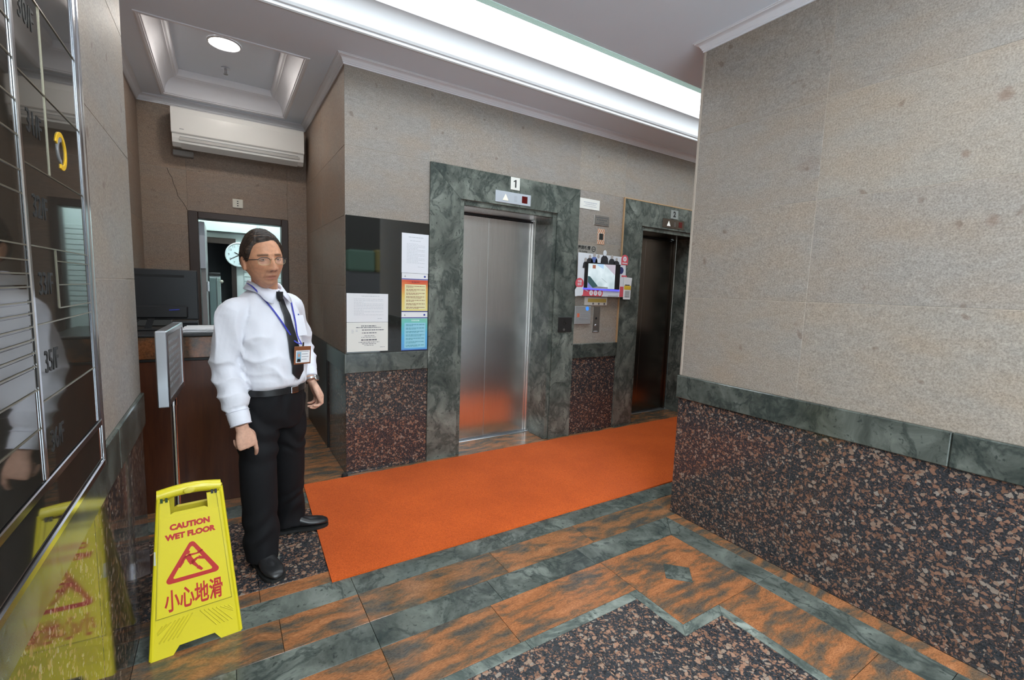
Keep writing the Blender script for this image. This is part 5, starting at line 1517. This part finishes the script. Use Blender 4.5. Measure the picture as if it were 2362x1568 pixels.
# ---- glasses
gm_ = plain('gold_wire', (.45, .36, .20), .3, .9); gb = plain('black_rim', (.02, .02, .022), .3)
lens_m, nt, b = newmat('spectacle_lens')
b.inputs['Base Color'].default_value = (1, 1, 1, 1); b.inputs['Roughness'].default_value = .02; b.inputs['Alpha'].default_value = .05; b.inputs['Specular IOR Level'].default_value = .3
glasses = MB().tube([HM @ Vector((x, y, z)) for x, y, z in ((-.012, -.108, -.001), (-.005, -.115, .003), (.005, -.115, .003), (.012, -.108, -.001))], .0011, 6).build('glasses', gm_, pr)
for s in (-1, 1):
    rim = []
    for k in range(25):
        t = 2 * math.pi * k / 24
        x = .0245 * math.copysign(abs(math.cos(t)) ** .75, math.cos(t)); z = .0165 * math.copysign(abs(math.sin(t)) ** .8, math.sin(t))
        rim.append(HM @ Vector((s * (.0355 + x), -.1065 + .26 * max(0, abs(.0355 + x) - .02) , -.006 + z)))
    MB().tube(rim, .0010, 6).build('rim', gm_, glasses)
    MB().tube(rim[1:12], .0016, 6).build('top_rim', gb, glasses)
    c = sum(rim[:-1], Vector()) / 24
    MB().add([c] + rim[:-1], [(0, k + 1, (k + 1) % 24 + 1) for k in range(24)]).build('lens', lens_m, glasses, fix=False)
    MB().tube([HM @ Vector((s * x, y, z)) for x, y, z in ((.059, -.096, .003), (.070, -.088, .003), (.0785, -.060, .003), (.0815, -.02, .004), (.083, .005, .004), (.080, .020, -.010))], [.0018, .0020, .0018, .0017, .0016, .0014], 7).build('temple_arm', gb, glasses)

# ---- shirt
sh = MB()
sh.loft([ell((x, y, z), a, b2, n=36, sq=2.3) for z, x, y, a, b2 in TORSO])
limb_tube(sh, [SHR + LV * .07 + UP * .022, SHR + UP * .0, SHR.lerp(ELR, .35) - LV * .004, SHR.lerp(ELR, .75) - LV * .006, ELR, ELR.lerp(WRR, .32), ELR.lerp(WRR, .58), ELR.lerp(WRR, .72), ELR.lerp(WRR, .76)], [.058, .064, .068, .066, .062, .062, .062, .056, .044], 20)
limb_tube(sh, [SHL - LV * .07 + UP * .022, SHL, SHL.lerp(ELL, .4), SHL.lerp(ELL, .8), ELL, ELL.lerp(WRL, .35), ELL.lerp(WRL, .62), ELL.lerp(WRL, .72)], [.060, .062, .060, .058, .056, .054, .052, .042], 20)
limb_tube(sh, [ELR.lerp(WRR, .70), ELR.lerp(WRR, .86), ELR.lerp(WRR, 1.03)], [.046, .0465, .043], 22)
limb_tube(sh, [ELL.lerp(WRL, .62), ELL.lerp(WRL, .8), ELL.lerp(WRL, .97)], [.043, .042, .038], 22)
sme = remesh(sh, .0062, 3, 'shirt')
n = len(sme.vertices); co = np.empty(n * 3); sme.vertices.foreach_get('co', co); co = co.reshape(-1, 3)
nr = np.empty(n * 3); sme.vertices.foreach_get('normal', nr); nr = nr.reshape(-1, 3)
def seg_d(p, a, b2):
    a = np.array(a); b2 = np.array(b2); ab = b2 - a
    t = np.clip(((p - a) @ ab) / (ab @ ab), 0, 1)
    return np.linalg.norm(p - a - t[:, None] * ab, axis=1), t
dR, tR = seg_d(co, SHR, ELR); dR2, tR2 = seg_d(co, ELR, WRR)
dL, tL = seg_d(co, SHL, ELL); dL2, tL2 = seg_d(co, ELL, WRL)
arm = np.minimum(np.minimum(dR, dR2), np.minimum(dL, dL2)) < .078
cen = np.array((.185, 2.515)); q = co[:, :2] - cen
sL = q @ np.array(LV[:2]); sF = q @ np.array(FV[:2])
z = co[:, 2]
disp = np.zeros(n)
nv = np.array([noise.noise(Vector((p[0] * 9, p[1] * 9, p[2] * 5))) for p in co]); nv2 = np.array([noise.noise(Vector((p[0] * 22 + 5, p[1] * 22, p[2] * 12))) for p in co])
# torso: broad drag folds from the shoulder to the waist, blouson folds above the belt
def S01(a, b2, x): t = np.clip((x - a) / (b2 - a), 0, 1); return t * t * (3 - 2 * t)
tors = (~arm).astype(float)
ph = z * 62 + sL * 34 + nv * 5.0
def ridge(x): return 1 - 2 * np.abs(np.sin(x / 2)) ** .8
disp += tors * .0060 * ridge(ph) * S01(1.20, 1.08, z) * S01(.90, .97, z) * (.6 + .6 * nv)
disp += tors * .0060 * ridge(sL * 70 + z * 26 + nv * 5) * S01(.92, .98, z) * S01(1.06, .99, z)
disp += tors * .0070 * ridge(sL * 42 - z * 40 + nv * 4) * S01(1.05, 1.16, z) * S01(1.34, 1.24, z) * (.3 + nv)
disp += tors * .0055 * nv2
# sleeves: rings of creases near the elbow and cuff
ax = z * 105 + nv * 7 + (co[:, 0] + co[:, 1]) * 30
el = S01(1.16, 1.03, z) * S01(.79, .83, z) * arm
disp += el * (.0068 * ridge(ax * .72) * (.7 + .8 * nv) + .004 * nv2)
disp += arm * .0065 * ridge((co[:, 0] - co[:, 1]) * 48 + z * 14 + nv * 4) * S01(1.02, 1.12, z) * S01(1.33, 1.24, z)
cuff = ((dR2 < .056) & (tR2 > .78)) | ((dL2 < .052) & (tL2 > .78))
disp[cuff & arm] *= .12
co += nr * disp[:, None]
sme.vertices.foreach_set('co', (co - np.array(matw(pr).translation)).ravel()); sme.update()
shirt = put('shirt', sme, shirt_m, pr, smooth=True)
wm = [Vector(p) for p in co]
bvh = BVHTree.FromPolygons(wm, [tuple(p.vertices) for p in sme.polygons])
def on_shirt(s, zz, off=.003):
    o = Vector((.185, 2.515, zz)) + LV * s + FV * .6
    h = bvh.ray_cast(o, -FV)
    p = h[0] if h[0] is not None else Vector((.185, 2.515, zz)) + LV * s + FV * .12
    return p + FV * off
# cuff edges
def ringband(c, d, r, w_, mat, name, th=.0016, parent=None, n=26):
    d = d.normalized(); u = d.cross(Vector((.3, 1, .2))).normalized(); v = d.cross(u)
    prof = [(r, -w_ / 2), (r + th, -w_ / 2 + th * .5), (r + th, w_ / 2 - th * .5), (r, w_ / 2)]
    rings = [[c + d * h + (u * math.cos(t) + v * math.sin(t)) * rr for t in [2 * math.pi * k / n for k in range(n)]] for rr, h in prof]
    return MB().loft(rings, cap=False).build(name, mat, parent or shirt, smooth=True, angle=40, fix=False)
ringband(ELR.lerp(WRR, .80), WRR - ELR, .0465, .004, collar_m, 'cuff_seam')
ringband(ELR.lerp(WRR, 1.02), WRR - ELR, .0425, .006, collar_m, 'cuff_edge')
# collar: stand and two fold-down leaves
NC = Vector((.172, 2.510, 1.385))
def collar_pt(a, r, h):
    """a degrees from the front, + to his left"""
    f_ = FV * math.cos(R(a)) + LV * math.sin(R(a))
    return NC + f_ * r + UP * h + FV * (.008 * math.cos(R(a)))
for s in (-1, 1):
    A = [6 + (180 - 6) * k / 22 for k in range(23)]
    rows = []
    for a in A:
        fr_ = sm(75, 8, a)
        back = sm(60, 180, a)
        top_h = .026 - .034 * sm(95, 6, a) + .010 * back
        low_h = top_h - .036 - .022 * sm(60, 10, a)
        rows.append([collar_pt(s * a, .062, top_h - .020), collar_pt(s * a, .0655, top_h), collar_pt(s * a, .070, top_h + .002), collar_pt(s * (a + 12 * fr_), .078 + .012 * sm(90, 20, a), (top_h + low_h) / 2), collar_pt(s * (a + 20 * fr_), .088 + .022 * sm(80, 20, a) , low_h)])
    vs = [p for r_ in rows for p in r_]; k5 = 5
    fs = [(i * k5 + j, (i + 1) * k5 + j, (i + 1) * k5 + j + 1, i * k5 + j + 1) for i in range(len(rows) - 1) for j in range(k5 - 1)]
    cme = MB().add(vs, fs)
    co_ = cme.build('collar', collar_m, shirt, smooth=True)
    so = co_.modifiers.new('t', 'SOLIDIFY'); so.thickness = .0028; so.offset = 0
# placket, pocket and buttons
def ribbon(pts, half, th, name, mat, parent, smooth=True, across=LV):
    rows = []
    for i, p in enumerate(pts):
        h_ = half[i] if isinstance(half, (list, tuple)) else half
        d = (pts[min(i + 1, len(pts) - 1)] - pts[max(i - 1, 0)]).normalized()
        a = across - d * across.dot(d); a.normalize()
        nn = a.cross(d).normalized()
        if nn.dot(FV) < 0: nn = -nn
        rows.append([p - a * h_, p - a * h_ * .8 + nn * th, p + a * h_ * .8 + nn * th, p + a * h_])
    return MB().loft(rows).build(name, mat, parent, smooth=smooth, angle=50)
pk_pts = [on_shirt(.088, zz, .0015) for zz in (1.255, 1.235, 1.215, 1.195, 1.175, 1.155)]
ribbon(pk_pts, .045, .0014, 'pocket', shirt_m, shirt)
MB().tube([on_shirt(.108, 1.262, .006), on_shirt(.108, 1.245, .006)], .003, 6).build('pen_clip', plain('blue_pen', (.03, .05, .35), .3), pr)
# tie
kp = NC + FV * .084 + UP * (-.022) + LV * .004
knot = [[kp + UP * h + LV * (x * .5) * w_ + FV * f_ for x, f_ in ((-2, 0), (-1.3, .012), (1.3, .012), (2, 0), (1.2, -.008), (-1.2, -.008))] for h, w_ in ((.010, .018), (-.004, .0165), (-.020, .0135), (-.026, .011))]
tie = None
tz = [1.350, 1.33, 1.30, 1.26, 1.22, 1.18, 1.14, 1.10, 1.06, 1.02, 1.0, .985]
tpts = []
for k, zz in enumerate(tz):
    t_ = (1.35 - zz) / .365
    tpts.append(on_shirt(.006 + .020 * t_, zz, .009))
thw = [.013 + (.036 - .013) * min(1, (1.35 - zz) / .30) for zz in tz]
tpts[0] = kp + UP * (-.020) + FV * .001
tpts += [on_shirt(.027, .965, .010), on_shirt(.028, .948, .012)]; thw += [.020, .003]
tie = ribbon(tpts, thw, .003, 'tie', tie_m, pr)
MB().loft(knot).build('knot', tie_m, tie, smooth=True, angle=40)
# lanyard and badge
lan = plain('blue_lanyard', (.025, .035, .38), .5)
bad_c = on_shirt(.050, 1.085, .026)
lp_ = [collar_pt(-105, .080, .022), collar_pt(-75, .090, .004), on_shirt(-.078, 1.335, .006), on_shirt(-.058, 1.295, .006), on_shirt(-.034, 1.245, .006), on_shirt(-.006, 1.19, .010), on_shirt(.025, 1.135, .011), bad_c + UP * .034]
rp_ = [on_shirt(.082, 1.352, .002), on_shirt(.078, 1.335, .005), on_shirt(.070, 1.28, .006), on_shirt(.062, 1.22, .007), on_shirt(.056, 1.16, .009), bad_c + UP * .034]
ly = ribbon(spline(lp_, 4), .0048, .0012, 'lanyard', lan, pr)
ribbon(spline(rp_, 4), .0042, .0012, 'lanyard_strap', lan, ly)
BMx = frame(bad_c + FV * .004 - UP * .022, LV * 1 + UP * -.07, UP)
def bbox(x0, y0, x1, y1, z0, z1, name, mat, par, b=0.0): return MB().box(x0, y0, z0, x1, y1, z1, b).xf(BMx).build(name, mat, par)
bdg = bbox(-.053, -.042, .053, .046, -.002, .002, 'badge', plain('tan_leather', (.22, .075, .03), .45), pr, .0015)
bbox(-.044, -.034, .044, .026, .002, .0026, 'card', M['paper'], bdg)
bbox(-.040, -.030, -.012, .018, .0027, .0031, 'photo', plain('photo_blue', (.25, .45, .60), .4), bdg)
MB().prism([(-.026 + .007 * math.cos(R(a)), .002 + .009 * math.sin(R(a))) for a in range(0, 360, 30)], 2, .0031, .0036).xf(BMx).build('photo_face', plain('photo_skin', (.5, .28, .2), .5), bdg)
MB().prism([(-.038, -.030), (-.014, -.030), (-.018, -.014), (-.034, -.014)], 2, .0031, .0035).xf(BMx).build('photo_shoulders', M['inkblack'], bdg)
for k, (a, b2) in enumerate(((-.040, .036), (-.008, .030), (-.008, .036), (-.008, .024))):
    zz = .021 - k * .013; bbox(a, zz - .0015, b2, zz + .0015, .0027, .003, 'print_line', M['inkgrey'], bdg)
bbox(-.006, .046, .006, .066, -.001, .002, 'clip', M['chrome'], bdg, .001)
# ---- watch
wc = WRL + ld.normalized() * .006
ringband(wc, WRL - ELL + ld * .1, .0345, .016, plain('steel_bracelet', (.62, .62, .60), .25, 1.0), 'watch', .004, pr)
wo_ = MB(); fdir = (lbk * .5 + lac * .75).normalized()
wo_.lathe([(.0001, -.003), (.016, -.003), (.017, .001), (.015, .004), (.0001, .0042)], 20)
zc_ = fdir; xc_ = zc_.cross(UP).normalized(); yc_ = zc_.cross(xc_)
Mw = Matrix.Identity(4)
for i in range(3): Mw[i][0] = xc_[i]; Mw[i][1] = yc_[i]; Mw[i][2] = zc_[i]; Mw[i][3] = (wc + fdir * .0375)[i]
wo_.xf(Mw).build('watch_case', plain('steel_case', (.66, .66, .64), .2, 1.0), pr, smooth=True, angle=40)

# ---- trousers
tr = MB()
PEL = [(.70, .198, 2.535, .120, .100), (.76, .198, 2.532, .148, .116), (.83, .198, 2.526, .156, .120), (.885, .200, 2.518, .152, .115), (.915, .200, 2.515, .148, .110)]
tr.loft([ell((x, y, zz), a, b2, n=32, sq=2.2) for zz, x, y, a, b2 in PEL])
for h, k, a, rr in ((HPR, KNR, ANR, (.094, .092, .082, .078, .079, .078)), (HPL, KNL, ANL, (.092, .088, .078, .072, .070, .068))):
    limb_tube(tr, [h + Vector((0, 0, -.02)), h.lerp(k, .45), k, k.lerp(a, .5) + Vector((0, .006, 0)), a + Vector((0, .004, .06)), a + Vector((0, .004, -.040))], list(rr), 24)
tme = remesh(tr, .007, 3, 'trousers')
n = len(tme.vertices); co = np.empty(n * 3); tme.vertices.foreach_get('co', co); co = co.reshape(-1, 3)
nr = np.empty(n * 3); tme.vertices.foreach_get('normal', nr); nr = nr.reshape(-1, 3)
nv = np.array([noise.noise(Vector((p[0] * 8, p[1] * 8, p[2] * 5))) for p in co])
z = co[:, 2]; sL = (co[:, 0] - .2) * LV.x + (co[:, 1] - 2.53) * LV.y
dd = .005 * np.sin(z * 50 + sL * 30 + nv * 6) * S01(.50, .58, z) * S01(.80, .70, z)
dd += .006 * np.sin(z * 42 + nv * 6 - sL * 16) * S01(.40, .15, z)
dd += .004 * np.sin(sL * 60 + nv * 4) * S01(.75, .85, z) + .004 * nv
co += nr * dd[:, None]
tme.vertices.foreach_set('co', (co - np.array(matw(pr).translation)).ravel()); tme.update()
trou = put('trousers', tme, trouser_m, pr, smooth=True)
# belt
prof = [(.0, .880), (.004, .882), (.004, .910), (.0, .912)]
rings = [ell((.200, 2.515, zz), .1545 + r_, .1165 + r_, n=40, sq=2.25) for r_, zz in prof]
belt = MB().loft(rings, cap=False).build('belt', leather, pr, smooth=True, angle=40, fix=False)
bc = Vector((.200, 2.515, .896)) + FV * .1235 + LV * .01
MB().box(-.022, -.016, -.002, .022, .016, .003, .0015).xf(frame(bc, LV, UP)).build('buckle', M['chrome'], belt)
# ---- shoes
def shoe(a, fd, lift_):
    sd = Vector((-fd.y, fd.x, 0)); o = Vector((a.x, a.y, lift_))
    up_, so = [], []
    for t, w_, h_ in ((-.085, .012, .05), (-.078, .026, .062), (-.05, .034, .072), (-.01, .036, .088), (.03, .036, .092), (.065, .042, .070), (.10, .047, .056), (.14, .047, .049), (.17, .040, .043), (.19, .026, .034), (.197, .010, .024)):
        c = o + fd * t; ring = []
        for k in range(20):
            g_ = 2 * math.pi * k / 20
            ring.append(c + sd * (w_ * math.copysign(abs(math.cos(g_)) ** .8, math.cos(g_))) + UP * (.014 + (h_ - .012) * (.5 + .5 * math.sin(g_)) ** .85))
        up_.append(ring)
        so.append([c + sd * (x * (w_ + .004)) + UP * zz for x, zz in ((-1, 0), (1, 0), (1, .015), (-1, .015))])
    s_ = MB().loft(up_).build('shoe', leather, pr, smooth=True)
    MB().loft(so).build('sole', M['blackmatte'], s_)
shoe(ANR, FTR, .0005); shoe(ANL, FTL, .0092)
